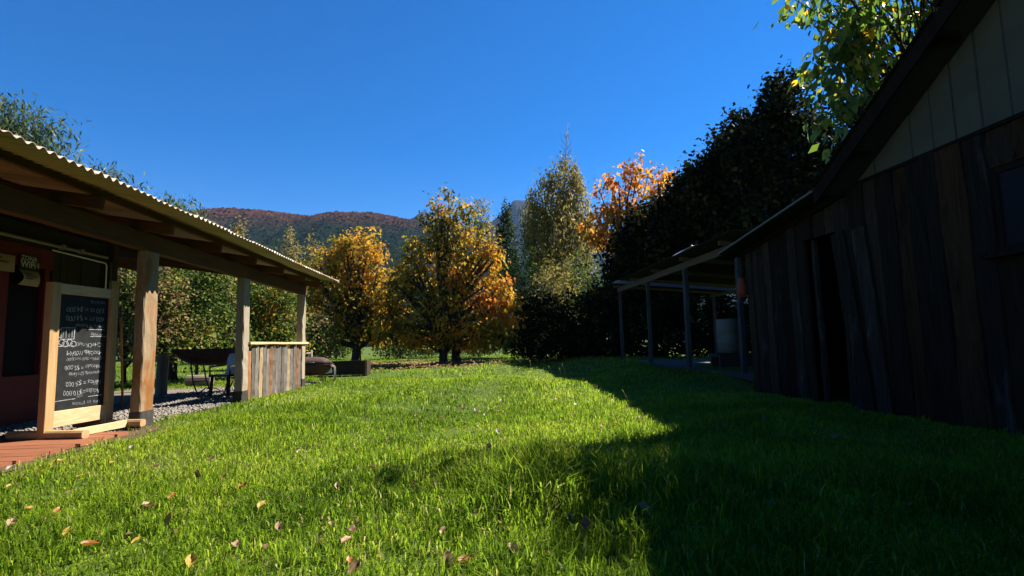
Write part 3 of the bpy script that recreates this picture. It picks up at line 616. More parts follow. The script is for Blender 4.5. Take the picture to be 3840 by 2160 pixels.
# lean-to roof, corrugated, with visible ribs underneath
b = MB(); xs_ = np.linspace(RX-.02, 8.0, 2); n_ = 90; yy = np.linspace(KY+.05, 9.95, n_+1); vv = []
xr = np.linspace(RX-.02, 11.5, 121)
for y_ in (KY+.03, 8.5, 9.95):
    for x_ in xr: vv.append((x_, y_, rake(y_)-.01+.012*math.sin(x_*6.283/.11)))
lt = b.add(vv, [(r_*121+i, r_*121+i+1, (r_+1)*121+i+1, (r_+1)*121+i) for r_ in range(2) for i in range(120)], True).build('lean_to_roof', M_zincd, house)
md = lt.modifiers.new('t', 'SOLIDIFY'); md.thickness = .004
slab_yz(KY+.04, rake(KY+.04)+.022, 9.97, rake(9.97)+.022, RX-.035, RX-.021, .028, 'metal_edge', M_edge, lt)
MB().beam((HX-.02, KY, rake(KY)-.075), (HX-.02, 9.7, rake(9.7)-.075), .05, .09, seg=4, jit=.003).build('wall_plate', M_hd, house)
# side and inner walls keep the inside dark
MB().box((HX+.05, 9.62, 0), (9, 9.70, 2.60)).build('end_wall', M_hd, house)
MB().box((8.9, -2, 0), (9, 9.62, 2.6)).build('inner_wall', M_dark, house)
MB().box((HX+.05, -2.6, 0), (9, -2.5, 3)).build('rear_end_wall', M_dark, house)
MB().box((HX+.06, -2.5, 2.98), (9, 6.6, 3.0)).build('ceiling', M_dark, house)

# orange bag hung at the house corner
b = MB(); vv = []; fs = []; n_ = 10
for i, (z, ry, rx) in enumerate(((2.12, .02, .02), (2.09, .07, .05), (1.98, .10, .07), (1.84, .11, .08), (1.76, .085, .07), (1.745, .03, .03))):
    for k in range(n_):
        t = 6.283*k/n_; vv.append((5.02+rx*math.cos(t)*(1+.12*math.sin(3*t+i)), 9.70+ry*math.sin(t)*(1+.1*math.sin(2*t+i)), z))
for i in range(5):
    for k in range(n_): fs.append((i*n_+k, i*n_+(k+1) % n_, (i+1)*n_+(k+1) % n_, (i+1)*n_+k))
fs.append(tuple(range(5*n_, 6*n_))[::-1]); fs.append(tuple(range(n_)))
ob = b.add(vv, fs, True).build('hanging_bag', M_orange, origin=(5.02, 9.7, 1.745)); tag(ob, 'orange bag hanging at the far corner of the plank house', 'bag')
MB().tube([(5.02, 9.7, 2.11), (5.05, 9.68, 2.25), (5.09, 9.66, 2.32)], .008, 5).build('strap', M_dk, ob)

# ================================================================== RIGHT: OPEN SHED behind the house
shed = empty('open_shed', (7, 15, .2), 'open sided shed with grey posts and low metal roof beyond the plank house', 'shed')
SXp = 5.5
for px, pt, pb in ((2325, 1085, 2343), (2427, 1045, 2447), (2565, 990, 2592), (2765, 985, 2795)):
    yt = atX(px, pt, SXp)[1]; yb_ = yt+.02
    MB().beam((SXp, yb_, .15), (SXp+random.uniform(-.03, .03), yt, 2.82 if px < 2700 else 2.66), .11 if px != 2565 else .16, .10, upv=(1, 0, 0), seg=12, jit=.010, bev=.01).build('post', M_shed, shed)
MB().beam((SXp-.02, 9.95, 2.90), (SXp-.02, 20.0, 2.90), .06, .17, seg=16, jit=.008).build('header_beam', M_shedY, shed)
MB().beam((SXp, 10.2, .20), (SXp, 20.2, .20), .12, .12, seg=10, jit=.008).build('sill_beam', M_shed, shed)
MB().box((SXp+.06, 10.2, -.1), (9.4, 20.2, .21)).build('floor_slab', M_conc, shed)
for y_ in (11, 13.2, 15.4, 17.6, 19.8):
    MB().beam((5.25, y_, 3.03), (9.3, y_, 2.70), .07, .09, seg=4, jit=.005).build('rafter', M_shedY, shed)
MB().beam((9.2, 10.1, 2.62), (9.2, 20.2, 2.62), .08, .10, seg=4, jit=.005).build('rear_beam', M_shedY, shed)
for y_ in (10.9, 15.4, 20.0): MB().beam((9.2, y_, .2), (9.2, y_, 2.56), .10, .10, upv=(1, 0, 0), seg=5, jit=.008).build('rear_post', M_shed, shed)
for k in range(22): MB().box((9.25, 9.98+k*.235, .2), (9.28+random.uniform(0, .02), 9.98+k*.235+.228, 2.55)).build('rear_board', M_hd, shed)
k = 0; ya = 9.98
while ya < 20.3:
    yb_ = ya+.84; n_ = 48; vv = []
    for x_ in (5.05, 7.2, 9.5):
        for i in range(n_+1):
            y_ = ya+(yb_+.04-ya)*i/n_; vv.append((x_+(.02*(k % 2) if x_ < 6 else 0), y_, 3.10-(x_-5.05)*.082+.012*math.sin(y_*6.283/.105)+.003*(k % 2)))
    mt = M_skygap if k == 10 else M_zincd  # bluish translucent sheet stands in for sky showing through roof gaps
    o_ = MB().add(vv, [(r_*(n_+1)+i, r_*(n_+1)+i+1, (r_+1)*(n_+1)+i+1, (r_+1)*(n_+1)+i) for r_ in range(2) for i in range(n_)], True).build('roof_sheet', mt, shed)
    md = o_.modifiers.new('t', 'SOLIDIFY'); md.thickness = .004; md.offset = 1
    ya = yb_; k += 1
# a bent loose metal sheet lying on the shed roof
c0 = atX(2600, 950, 5.6); b = MB(); vv = []
for i in range(13):
    t = i/12; vv += [(5.15+.5*t, c0[1]-.40+.03*math.sin(i), 3.15+.16*t+.06*math.sin(t*3.1)), (5.15+.5*t, c0[1]+.40, 3.13+.15*t+.06*math.sin(t*3.1))]
o_ = b.add(vv, [(2*i, 2*i+2, 2*i+3, 2*i+1) for i in range(12)], True).build('metal_sheet', M_steel); md = o_.modifiers.new('t', 'SOLIDIFY'); md.thickness = .004
tag(o_, 'bent shiny metal sheet lying loose on the shed roof', 'metal sheet')
# cream drum on a dark stand inside the shed
dc = atY(2732, 1300, 13.6); dx, dy = dc[0], 13.6
drum = empty('drum', (dx, dy, .60), 'tall cream plastic drum standing inside the open shed', 'drum')
prof = [(0, .0), (.26, .0), (.275, .02), (.28, .25), (.288, .28), (.28, .31), (.28, .56), (.288, .59), (.28, .62), (.275, .85), (.26, .88), (.235, .88), (.235, .86), (0, .86)]
vv = []; fs = []; n_ = 28
for r_, z in prof:
    for k in range(n_): vv.append((dx+r_*math.cos(6.283*k/n_), dy+r_*math.sin(6.283*k/n_), .60+z))
for i in range(len(prof)-1):
    for k in range(n_): fs.append((i*n_+k, i*n_+(k+1) % n_, (i+1)*n_+(k+1) % n_, (i+1)*n_+k))
MB().add(vv, fs, True).build('body', M_drum, drum)
MB().tube([(dx+.16, dy-.05, 1.455), (dx+.16, dy-.05, 1.49)], .03, 10).build('bung_cap', M_black, drum)
st = MB()
for a_, b_ in (((-.38, -.3), (.5, -.2)), ((-.38, .2), (.5, .3))): st.box((dx+a_[0], dy+a_[1], .21), (dx+b_[0], dy+b_[1], .50))
st.box((dx-.40, dy-.32, .50), (dx+.52, dy+.32, .60)); tag(st.build('drum_stand', M_dk), 'low dark wooden stand under the cream drum', 'stand')

# ================================================================== GARDEN THINGS BEHIND THE VERANDA
def half_drum(name, label, c, L, r_, ang, top, lid, cat='grill'):
    g = empty(name, (c[0], c[1], 0), label, cat)
    M = Matrix.Translation((c[0], c[1], 0)) @ Matrix.Rotation(ang, 4, 'Z')
    W = lambda x, y, z: tuple(M @ Vector((x, y, z)))
    n_ = 14; m_ = 10
    def shell(sign, zk, z0, name):
        vv = []; fs = []
        for i in range(m_+1):
            q = -1+2*i/m_; tp = (1-.72*abs(q)**5) if sign < 0 else (1-.9*abs(q)**4)
            for k in range(n_+1): t = math.pi*k/n_; vv.append(W(q*L/2, r_*math.cos(t)*(1 if sign < 0 else 1.01), z0+sign*zk*r_*math.sin(t)*tp))
        for i in range(m_):
            for k in range(n_): fs.append((i*(n_+1)+k, i*(n_+1)+k+1, (i+1)*(n_+1)+k+1, (i+1)*(n_+1)+k))
        fs.append(tuple(range(n_+1))); fs.append(tuple(range(m_*(n_+1), (m_+1)*(n_+1)))[::-1])
        return MB().add(vv, fs, True).build(name, M_rust, g)
    o = shell(-1, 1.0, top, 'bowl'); md = o.modifiers.new('t', 'SOLIDIFY'); md.thickness = .008
    for s in (-1, 1): MB().tube([W(-L/2, s*r_, top), W(L/2, s*r_, top)], .013, 6).build('rim', M_rust, o)
    if lid:
        shell(1, .62, top+.03, 'lid')
        MB().tube([W(-.2, -r_-.02, top+.05), W(-.2, -r_-.07, top+.06), W(.2, -r_-.07, top+.06), W(.2, -r_-.02, top+.05)], .01, 6).build('handle', M_black, g)
    return g, W
gc = gnd(805, 1478)
grill, W = half_drum('barrel_grill', 'big half barrel grill on thin metal legs under the veranda roof', gc, 1.55, .36, R(4), 1.02, False)
for sx in (-1, 1):
    MB().tube([W(sx*.42, -.30, .86), W(sx*.36, -.26, .30), W(sx*.28, -.2, 0.01)], .016, 6).build('leg', M_rust, grill)
    MB().tube([W(sx*.42, .30, .86), W(sx*.30, .28, .30), W(sx*.18, .24, 0.01)], .016, 6).build('leg', M_rust, grill)
    MB().tube([W(sx*.36, -.26, .30), W(sx*.30, .28, .30)], .012, 6).build('brace', M_rust, grill)
MB().tube([W(-.28, -.2, .03), W(-.1, -.24, .16), W(.12, -.24, .15), W(.30, -.2, .02)], .014, 6).build('brace', M_rust, grill)
# dark plastic chair with a pale cloth over its back
cc = gnd(835, 1487); chair = empty('garden_chair', (cc[0], cc[1], 0), 'dark garden chair with armrests behind the middle veranda post', 'chair')
M = Matrix.Translation((cc[0]+.05, cc[1]+.1, 0)) @ Matrix.Rotation(R(-20), 4, 'Z'); W = lambda x, y, z: tuple(M @ Vector((x, y, z)))
for x, y_ in ((-.24, -.22), (.24, -.22), (-.22, .24), (.22, .24)): MB().beam(W(x, y_, 0), W(x*.9, y_*.9, .43), .05, .05, upv=(1, 0, 0)).build('leg', M_black, chair)
MB().beam(W(0, -.26, .45), W(0, .26, .45), .52, .045, seg=2).build('seat', M_black, chair)
for sx in (-1, 1):
    MB().tube([W(sx*.26, -.22, .42), W(sx*.27, -.22, .64), W(sx*.27, .2, .66)], .02, 6).build('armrest', M_black, chair)
b = MB(); vv = []
for i in range(7): vv += [W(-.24+.02*math.sin(i), .22+.10*i/6, .47+.42*i/6), W(.24, .22+.10*i/6, .47+.42*i/6)]
o_ = b.add(vv, [(2*i, 2*i+1, 2*i+3, 2*i+2) for i in range(6)]).build('backrest', M_black, chair); md = o_.modifiers.new('t', 'SOLIDIFY'); md.thickness = .03
b = MB(); vv = []; n_ = 9
for i in range(n_):
    for k in range(7):
        u = -.23+.46*k/6*(1-.28*(1-i/8)); vv.append(W(u+.03, .14+.10*i/8+.022*math.sin(k*2.2+i*.8)-.03*(1-i/8), .46+.46*i/8))
o_ = b.add(vv, [(i*7+k, i*7+k+1, (i+1)*7+k+1, (i+1)*7+k) for i in range(n_-1) for k in range(6)], True).build('cloth', M_cloth); md = o_.modifiers.new('t', 'SOLIDIFY'); md.thickness = .012
tag(o_, 'crumpled pale blue and white cloth draped against the dark chair back', 'cloth')
# stumps
def stump(name, label, px, py, h_, r_, mat=M_log):
    g = gnd(px, py); tag(MB().tube([(g[0], g[1], -.02), (g[0], g[1], .1), (g[0]+.01, g[1], h_*.5), (g[0]+.02, g[1], h_)], [r_*1.08, r_, r_*.98, r_], 14, bumps=.04, smooth=False).build(name, mat), label, 'stump')
stump('log_stump', 'tall upright grey log stump behind the nearest veranda post', 603, 1482, .92, .12)
g = gnd(752, 1450); tag(MB().tube([(g[0]-.35, g[1], .16), (g[0]+.28, g[1]+.05, .16)], [.17, .16], 14, bumps=.05, smooth=False).build('log_block', M_log, origin=(g[0], g[1], 0)), 'short thick log block lying on the grass behind the grill', 'log')
# closed barrel grill beyond the bar, with a light tube table frame and white panel
gc = gnd(1158, 1437); grill2, W = half_drum('barrel_grill', 'closed rusty barrel grill with curved lid beyond the bar counter', gc, 1.25, .30, R(8), .52, True)
for x in (-.4, .4):
    for y_ in (-.22, .22): MB().tube([W(x, y_*.8, .35), W(x*1.05, y_, 0)], .014, 6).build('leg', M_rust, grill2)
MB().beam(W(-.3, -.3, .03), W(.35, -.3, .03), .06, .04).build('foot_rail', M_slaby, grill2)
tc = gnd(1230, 1432); tbl = empty('tube_frame', (tc[0], tc[1], 0), 'light metal tube frame with a white panel beside the closed grill', 'frame')
M = Matrix.Translation((tc[0], tc[1], 0)) @ Matrix.Rotation(R(10), 4, 'Z'); W = lambda x, y, z: tuple(M @ Vector((x, y, z)))
for y_ in (-.18, .22): MB().tube([W(-.2, y_, 0), W(-.2, y_, .44), W(-.17, y_, .47), W(.15, y_, .44), W(.18, y_, .41), W(.19, y_, 0)], .014, 6).build('tube_leg', M_pipe, tbl)
for x in (-.17, .15): MB().tube([W(x, -.18, .46), W(x, .22, .46)], .012, 6).build('crossbar', M_pipe, tbl)
MB().beam(W(-.36, -.21, .27), W(.12, -.21, .33), .02, .13).build('panel', M_white, tbl)
# planter box, plank colour darkened to imitate tree shade
bc = atY(1290, 1408, 18.4); bx, by = bc[0], 18.4
pl = empty('planter_box', (bx, by, 0), 'long shade-darkened wooden planter box on the lawn left of the cherry trees', 'planter')
for k in range(3): MB().beam((bx-.85, by+.25, .13+k*.155), (bx+.72, by-.05, .13+k*.155), .03, .148, seg=3, jit=.003).build('plank', M_box, pl)
for k in range(3): MB().beam((bx-.85, by+.95, .13+k*.155), (bx+.72, by+.65, .13+k*.155), .03, .148, seg=3, jit=.003).build('plank', M_box, pl)
for xx, yy_ in ((bx-.87, by+.26), (bx+.74, by-.05)): MB().beam((xx, yy_+.02, .29), (xx, yy_+.68, .29), .03, .46, seg=2, jit=.003).build('end_board', M_box, pl)
MB().box((bx-.8, by+.28, .06), (bx+.66, by+.62, .42)).build('soil', M_dirt, pl)
# low rail fence behind the veranda
fc = empty('rail_fence', (-9, 17.5, 0), 'low weathered pole fence behind the veranda shrubs', 'fence')
A = atY(250, 1362, 16.5); B = atY(1165, 1325, 19.5)
MB().tube([A, (A*.6+B*.4)+np.array([0, 0, .04]), B], .04, 7, bumps=.08).build('rail', M_log, fc)
for t in (0, .33, .66, 1): p_ = A*(1-t)+B*t; MB().tube([(p_[0], p_[1]+.06, 0), (p_[0], p_[1]+.06, p_[2]+.12)], .05, 7, bumps=.08).build('fence_post', M_log, fc)

# ================================================================== TREES AND SHRUBS
def blobs(px_blobs, Y, depth=1.0):
    """crown volumes given as photo ellipses (cx, cy, rx, ry[, dY]) at distance Y -> (centre, radii)"""
    out = []
    for e in px_blobs:
        cx, cy, rx, ry = e[:4]; y = Y+(e[4] if len(e) > 4 else 0); c = atY(cx, cy, y); s = np.linalg.norm(c-CAM)/math.sqrt(F*F+(cx-CX)**2+(cy-CY)**2)
        out.append((c, np.array([rx*s, rx*s*depth, ry*s])))
    return out
def sample_clumps(bl, n, shell=.55):
    vol = np.array([r_.prod()**(2/3) for _, r_ in bl]); vol /= vol.sum(); P = []; idx = RNG.choice(len(bl), n, p=vol)
    d = rdir(n); rad = np.where(RNG.uniform(size=n) < shell, RNG.uniform(.75, 1.02, n), RNG.uniform(.1, .9, n)**.6)
    c = np.array([bl[i][0] for i in idx]); r_ = np.array([bl[i][1] for i in idx])
    return c+d*r_*rad[:, None], d
def leaves_on(C_, OUT, per, spread, L, Wd, tint_c, tint_j, droop, up_n=.5, zmin=.12):
    n = len(C_)*per; c = np.repeat(C_, per, 0); o = np.repeat(OUT, per, 0)
    off = RNG.normal(size=(n, 3))*np.asarray(spread); P = c+off; P[:, 2] = np.maximum(P[:, 2], zmin+RNG.uniform(0, .3, n))
    D = rdir(n)*.75+o*.35+np.array([0, 0, -droop]); N = rdir(n)*.8+o*.5+np.array([0, 0, up_n])
    T = np.clip(np.repeat(tint_c, per)+RNG.normal(size=n)*tint_j, 0, 1)
    ls = RNG.uniform(.65, 1.25, n)
    return P, D, N, L*ls, Wd*ls, T
def limbs(b, base, fork_z, targets, r0, r1=.012, bend=.25, n=6):
    for t in targets:
        t = np.asarray(t); s = np.array([base[0], base[1], fork_z*random.uniform(.55, 1.15)]); 
        if s[2] > t[2]-.1: s[2] = max(base[2]+.2, t[2]*.6)
        m = s*.5+t*.5+np.array([random.uniform(-bend, bend), random.uniform(-bend, bend), random.uniform(0, bend*1.4)])
        pts = []
        for k in range(n+1):
            q = k/n; p = s*(1-q)**2+2*m*q*(1-q)+t*q*q; p = p+np.random.default_rng(k*7+int(abs(t[0])*100)).normal(size=3)*.03*(1 if 0 < k < n else 0); pts.append(p)
        rr = r0*random.uniform(.3, .55); b.tube(pts, [rr*(1-k/n)**.8+r1 for k in range(n+1)], 5)
def tree(name, label, base, px_blobs, Y, mat, ncl, per, L, Wd, spread, tint=(.5, .18, .12), droop=.4, trunk_r=.15, trunk_h=1.5, bark=M_bark, nlimb=24, depth=1.0, tintf=None, shell=.55, group=None, cat='tree', lean=(0, 0), leaf_parts=0, trunks=None, crown_name='crown', zmin=.12, up_n=.5, mat2=None, frac2=0.0):
    t = empty(name, (base[0], base[1], float(gz(base[0], base[1]))), label, cat, group)
    bl = blobs(px_blobs, Y, depth); C_, O_ = sample_clumps(bl, ncl, shell)
    C_[:, 2] = np.maximum(C_[:, 2], zmin+.1)
    tc = np.clip(RNG.normal(size=ncl)*tint[1]+tint[0], 0, 1)
    if tintf is not None: tc = np.clip(tintf(C_, tc), 0, 1)
    b = MB(); z0 = base[2]-.05
    for (dx, dy, rr) in (trunks or [(0, 0, trunk_r)]):
        hh = trunk_h; top = max(c[0][2] for c in bl)
        pts = [(base[0]+dx, base[1]+dy, z0), (base[0]+dx, base[1]+dy, z0+.25), (base[0]+dx+lean[0]*.4, base[1]+dy+lean[1]*.4, z0+hh*.6), (base[0]+dx+lean[0], base[1]+dy+lean[1], z0+hh), (base[0]+dx*1.3+lean[0]*1.3, base[1]+dy, z0+hh+(top-hh)*.55), (base[0]+dx*1.2+lean[0]*1.4, base[1]+dy, z0+hh+(top-hh)*.8)]
        b.tube(pts, [rr*1.35, rr, rr*.86, rr*.75, rr*.42, rr*.1], 9, bumps=.06)
    sel = C_[np.argsort(RNG.uniform(size=ncl))[:nlimb]]
    limbs(b, (base[0]+lean[0], base[1]+lean[1], z0), trunk_h*1.3, sel, trunk_r, .008 if L < .2 else .012)
    b.build('trunk', bark, t)
    P, D, N, LL, WW, T = leaves_on(C_, O_, per, spread, L, Wd, tc, tint[2], droop, up_n, zmin)
    if leaf_parts:      # the leaves that show largest are parts of their own, sharing four meshes
        key = np.linalg.norm(P-CAM, axis=1)+RNG.uniform(0, .6, len(P)); order = np.argsort(key); pick = order[:leaf_parts]; keep = order[leaf_parts:]
        org = np.array(wloc(t)); protos = []
        for q in range(6):
            tv = .12+.16*q; V, Fq, TT = leaf_arrays(np.zeros((1, 3)), np.array([[0, 1., 0]]), np.array([[0, 0, 1.]]), 1.0, np.array([Wd/L]), np.array([tv]), .3)
            me_o = np_mesh('leaf', V, Fq, mat, None, TT); protos.append(me_o.data); bpy.data.objects.remove(me_o)
        for i in pick:
            d = Vector(D[i]).normalized(); s = d.cross(Vector(N[i])).normalized(); u = s.cross(d); o = bpy.data.objects.new('leaf', protos[int(np.clip(T[i]*5.99, 0, 5))])
            o.parent = t; l = LL[i]; p = P[i]-org
            o.matrix_local = Matrix(((s.x*l, d.x*l, u.x*l, p[0]), (s.y*l, d.y*l, u.y*l, p[1]), (s.z*l, d.z*l, u.z*l, p[2]), (0, 0, 0, 1))); COL.objects.link(o)
    else: keep = np.arange(len(P))
    if mat2 is not None:
        s2 = keep[np.isin(keep//per, np.where(RNG.uniform(size=ncl) < frac2)[0])]; keep = np.setdiff1d(keep, s2)
        V, Fq, TT = leaf_arrays(P[s2], D[s2], N[s2], LL[s2], WW[s2], T[s2]); np_mesh('dry_foliage', V, Fq, mat2, t, TT)['kind'] = 'stuff'
    V, Fq, TT = leaf_arrays(P[keep], D[keep], N[keep], LL[keep], WW[keep], T[keep])
    np_mesh(crown_name, V, Fq, mat, t, TT)['kind'] = 'stuff'
    return t
def fbm(x, y, s, seed):
    rg = np.random.default_rng(seed); v = np.zeros_like(x); a = 1.0
    for k in range(6):
        t = rg.uniform(0, 6.28); f = s*(1.7**k)*rg.uniform(.8, 1.2); v += a*np.sin((x*math.cos(t)+y*math.sin(t))*f+rg.uniform(0, 6))*np.cos((-x*math.sin(t)+y*math.cos(t))*f*.9+rg.uniform(0, 6)); a *= .68
    return v
# --- the two cherry trees in autumn colour
mt_b = gnd(1662, 1368)
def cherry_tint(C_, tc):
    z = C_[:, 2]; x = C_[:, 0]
    return tc+.09*np.clip((x-mt_b[0])/2.2, -1.2, 1)-.22*sstep(4.8, 7.2, z)+.12*fbm(C_[:, 0]+z, z*1.3, 1.2, 4)  # sideways term imitates light: sunward leaves brighter, left side darker
tree('cherry_tree', 'large orange and yellow autumn cherry tree with two trunks in the middle of the lawn', mt_b,
     [(1668, 725, 22, 30), (1655, 765, 40, 30), (1735, 765, 28, 30), (1690, 800, 60, 40), (1620, 840, 45, 45), (1775, 830, 35, 45), (1690, 870, 70, 60), (1570, 915, 45, 50), (1640, 940, 70, 60), (1740, 930, 70, 60), (1825, 910, 45, 50), (1850, 975, 40, 45), (1530, 1000, 60, 55), (1620, 1030, 80, 60), (1720, 1020, 80, 70), (1810, 1040, 70, 60), (1880, 1060, 35, 40), (1500, 1090, 65, 55), (1580, 1120, 80, 60), (1680, 1120, 80, 60), (1780, 1130, 80, 60), (1865, 1140, 60, 50), (1905, 1195, 35, 35), (1480, 1180, 60, 50), (1560, 1210, 75, 50), (1650, 1215, 70, 50), (1760, 1225, 80, 55), (1850, 1225, 60, 40), (1640, 1265, 80, 30), (1780, 1275, 90, 30), (1520, 1255, 80, 35), (1880, 1235, 60, 40), (1460, 1130, 50, 60), (1455, 1220, 60, 45), (1900, 1130, 50, 45), (1830, 1270, 70, 28), (1570, 1270, 70, 28), (1490, 1040, 45, 50)],
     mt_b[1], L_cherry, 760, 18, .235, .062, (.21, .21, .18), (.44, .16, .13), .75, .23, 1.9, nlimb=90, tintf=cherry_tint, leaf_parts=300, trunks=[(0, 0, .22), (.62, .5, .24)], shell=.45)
t2 = gnd(1335, 1362); t2 = np.array([atY(1335, 1362, 29)[0], 29.0, 0])
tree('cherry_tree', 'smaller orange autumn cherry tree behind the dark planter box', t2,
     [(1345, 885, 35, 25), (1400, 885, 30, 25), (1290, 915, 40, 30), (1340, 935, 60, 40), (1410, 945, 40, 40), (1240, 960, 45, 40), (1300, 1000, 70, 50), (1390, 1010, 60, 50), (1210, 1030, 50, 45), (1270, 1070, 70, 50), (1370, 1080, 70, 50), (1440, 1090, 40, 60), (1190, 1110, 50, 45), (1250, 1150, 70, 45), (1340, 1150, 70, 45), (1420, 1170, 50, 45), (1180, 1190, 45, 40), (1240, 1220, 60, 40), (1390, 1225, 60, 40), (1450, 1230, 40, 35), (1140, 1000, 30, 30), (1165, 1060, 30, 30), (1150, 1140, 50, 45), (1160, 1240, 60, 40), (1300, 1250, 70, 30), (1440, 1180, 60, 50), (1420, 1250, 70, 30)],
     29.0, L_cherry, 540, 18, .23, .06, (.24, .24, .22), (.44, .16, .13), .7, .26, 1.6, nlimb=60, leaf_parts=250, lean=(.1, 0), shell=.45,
     tintf=lambda C_, tc: tc-.25*sstep(3.2, 1.0, C_[:, 2])+.10*np.clip((C_[:, 0]-t2[0])/2.5, -1.2, 1)+.12*fbm(C_[:, 0], C_[:, 2]*1.3, 1.2, 6))  # tint darker low in the crown; sideways term imitates the sunlit side
# --- far right of centre: birch with bare tip, orange tree, cypress, sparse tall tree
bb = np.array([*atY(2110, 1340, 38)[:2], 0.0])
tree('birch_tree', 'tall olive birch with weeping foliage and a bare twiggy tip', bb, [(2115, 730, 75, 110), (2050, 790, 90, 110), (2165, 800, 55, 130), (2100, 880, 140, 130), (2010, 860, 70, 110), (2185, 900, 40, 90), (2125, 640, 35, 50), (2060, 690, 40, 60), (2160, 680, 30, 60), (2100, 1000, 120, 90)],
     38.0, L_birch, 900, 20, .22, .055, (.12, .16, .42), (.5, .16, .15), 1.5, .16, 6.5, M_birch, nlimb=40)
bt = bpy.data.objects['birch_tree']; b = MB(); tip = atY(2130, 455, 38)
b.tube([atY(2115, 700, 38), atY(2122, 580, 38), tip], [.06, .035, .006], 5)
for k in range(26):
    q = random.uniform(.15, .95); s = atY(2117+12*q, 690-230*q, 38); l = (1-q*.6)*random.uniform(.5, 1.4); a_ = random.uniform(0, 6.28); e = s+np.array([math.cos(a_)*l*.55, math.sin(a_)*l*.5, l]); b.tube([s, (s+e)/2+np.array([math.cos(a_)*.12, 0, -.05]), e], [.02, .013, .004], 4)
b.build('bare_tip', M_birch, bt)
ob_ = np.array([*atY(2350, 1330, 30)[:2], 0.2])
tree('orange_leaf_tree', 'bright orange leaved tree rising beside the dark tree mass', ob_, [(2395, 600, 22, 45), (2345, 625, 20, 45), (2445, 640, 18, 40), (2400, 680, 55, 45), (2500, 660, 30, 35), (2280, 680, 20, 40), (2250, 700, 14, 30), (2320, 720, 50, 40), (2460, 720, 60, 45), (2260, 790, 45, 50), (2340, 800, 70, 50), (2420, 790, 60, 50), (2230, 870, 60, 50), (2300, 890, 70, 60), (2390, 880, 60, 50)],
     30.0, L_orange, 190, 14, .32, .09, (.20, .20, .22), (.66, .2, .14), .7, .18, 4.5, nlimb=44, depth=.8, leaf_parts=200, shell=.5)
cb_ = np.array([*atY(1895, 1330, 44)[:2], 0.0])
tree('cypress_tree', 'narrow dark cypress between the cherry tree and the birch', cb_, [(1895, 800, 14, 40), (1895, 860, 30, 60), (1895, 930, 45, 70), (1895, 1010, 55, 80)], 44.0, L_con, 260, 22, .22, .06, (.16, .16, .3), (.5, .2, .18), .1, .15, 3, nlimb=6)
sb = np.array([*atY(1800, 1330, 46)[:2], 0.0])
tree('sparse_tree', 'thin tall tree with tufted top behind the cherry crown', sb, [(1808, 770, 26, 22), (1785, 790, 20, 18), (1825, 800, 22, 25), (1790, 830, 40, 20), (1830, 850, 30, 20)], 46.0, L_birch, 70, 14, .2, .055, (.26, .26, .2), (.45, .15, .15), .3, .10, 8, nlimb=14)
# pale young trees in front of the hill
for px, pt, wdt, Y, lab, mtl, tn in ((1090, 865, 42, 46, 'pale feathery young tree left of the cherry trees', L_pale, .55), (1168, 890, 50, 44, 'olive bushy young tree beside the pale feathery one', L_birch, .55), (893, 825, 30, 40, 'pale tree top peeking over the veranda roof edge', L_pale, .7), (1285, 865, 22, 52, 'small dark conifer top behind the smaller cherry tree', L_con, .5), (1035, 905, 40, 50, 'dark green conifer just left of the pale feathery tree', L_con, .6), (985, 930, 40, 42, 'low green tree behind the veranda roof end', L_green, .45)):
    bs = np.array([*atY(px, 1320, Y)[:2], 0.0]); hgt = 1320-pt
    tree('young_tree', lab, bs, [(px, pt+hgt*.06, wdt*.28, hgt*.07), (px, pt+hgt*.2, wdt*.7, hgt*.15), (px, pt+hgt*.42, wdt, hgt*.22), (px, pt+hgt*.7, wdt*1.15, hgt*.25)], Y, mtl, 190, 16, .24, .06, (.2, .2, .3), (tn, .2, .16), .2, .10, 3, nlimb=8, group='young trees in front of the hill')
# --- dark evergreen mass on the right
for k, (e, Y, bx_, lab, n_) in enumerate(((
        [(2900, 560, 150, 180), (2960, 420, 100, 120), (2800, 620, 120, 150), (2990, 700, 160, 260), (2850, 850, 220, 200), (2930, 320, 30, 35)], 23.0, 2900, 'tallest dark evergreen tree behind the shed roof', 560),
        ([(2650, 700, 90, 110), (2720, 600, 80, 110), (2600, 800, 130, 140), (2700, 850, 180, 180), (2770, 480, 50, 60), (2550, 900, 130, 120)], 25.0, 2680, 'dark evergreen tree stepping down left of the tallest one', 480),
        ([(2440, 900, 110, 130), (2380, 980, 120, 110), (2500, 1020, 160, 140), (2540, 790, 60, 80), (2420, 1130, 160, 140)], 27.0, 2450, 'dark green tree directly right of the orange tree', 420),
        ([(3250, 560, 200, 250), (3150, 800, 200, 250), (3400, 500, 200, 250)], 24.0, 3250, 'dark evergreen tree rising behind the plank house roof', 420))):
    bs = np.array([*atY(bx_, 1300, Y)[:2], .2])
    tree('evergreen_tree', lab, bs, e, Y, L_dark, n_, 40, .25, .085, (.3, .3, .3), (.5, .22, .2), .35, .28, 3.0, nlimb=24, shell=.8, group='dark evergreen trees on the right')
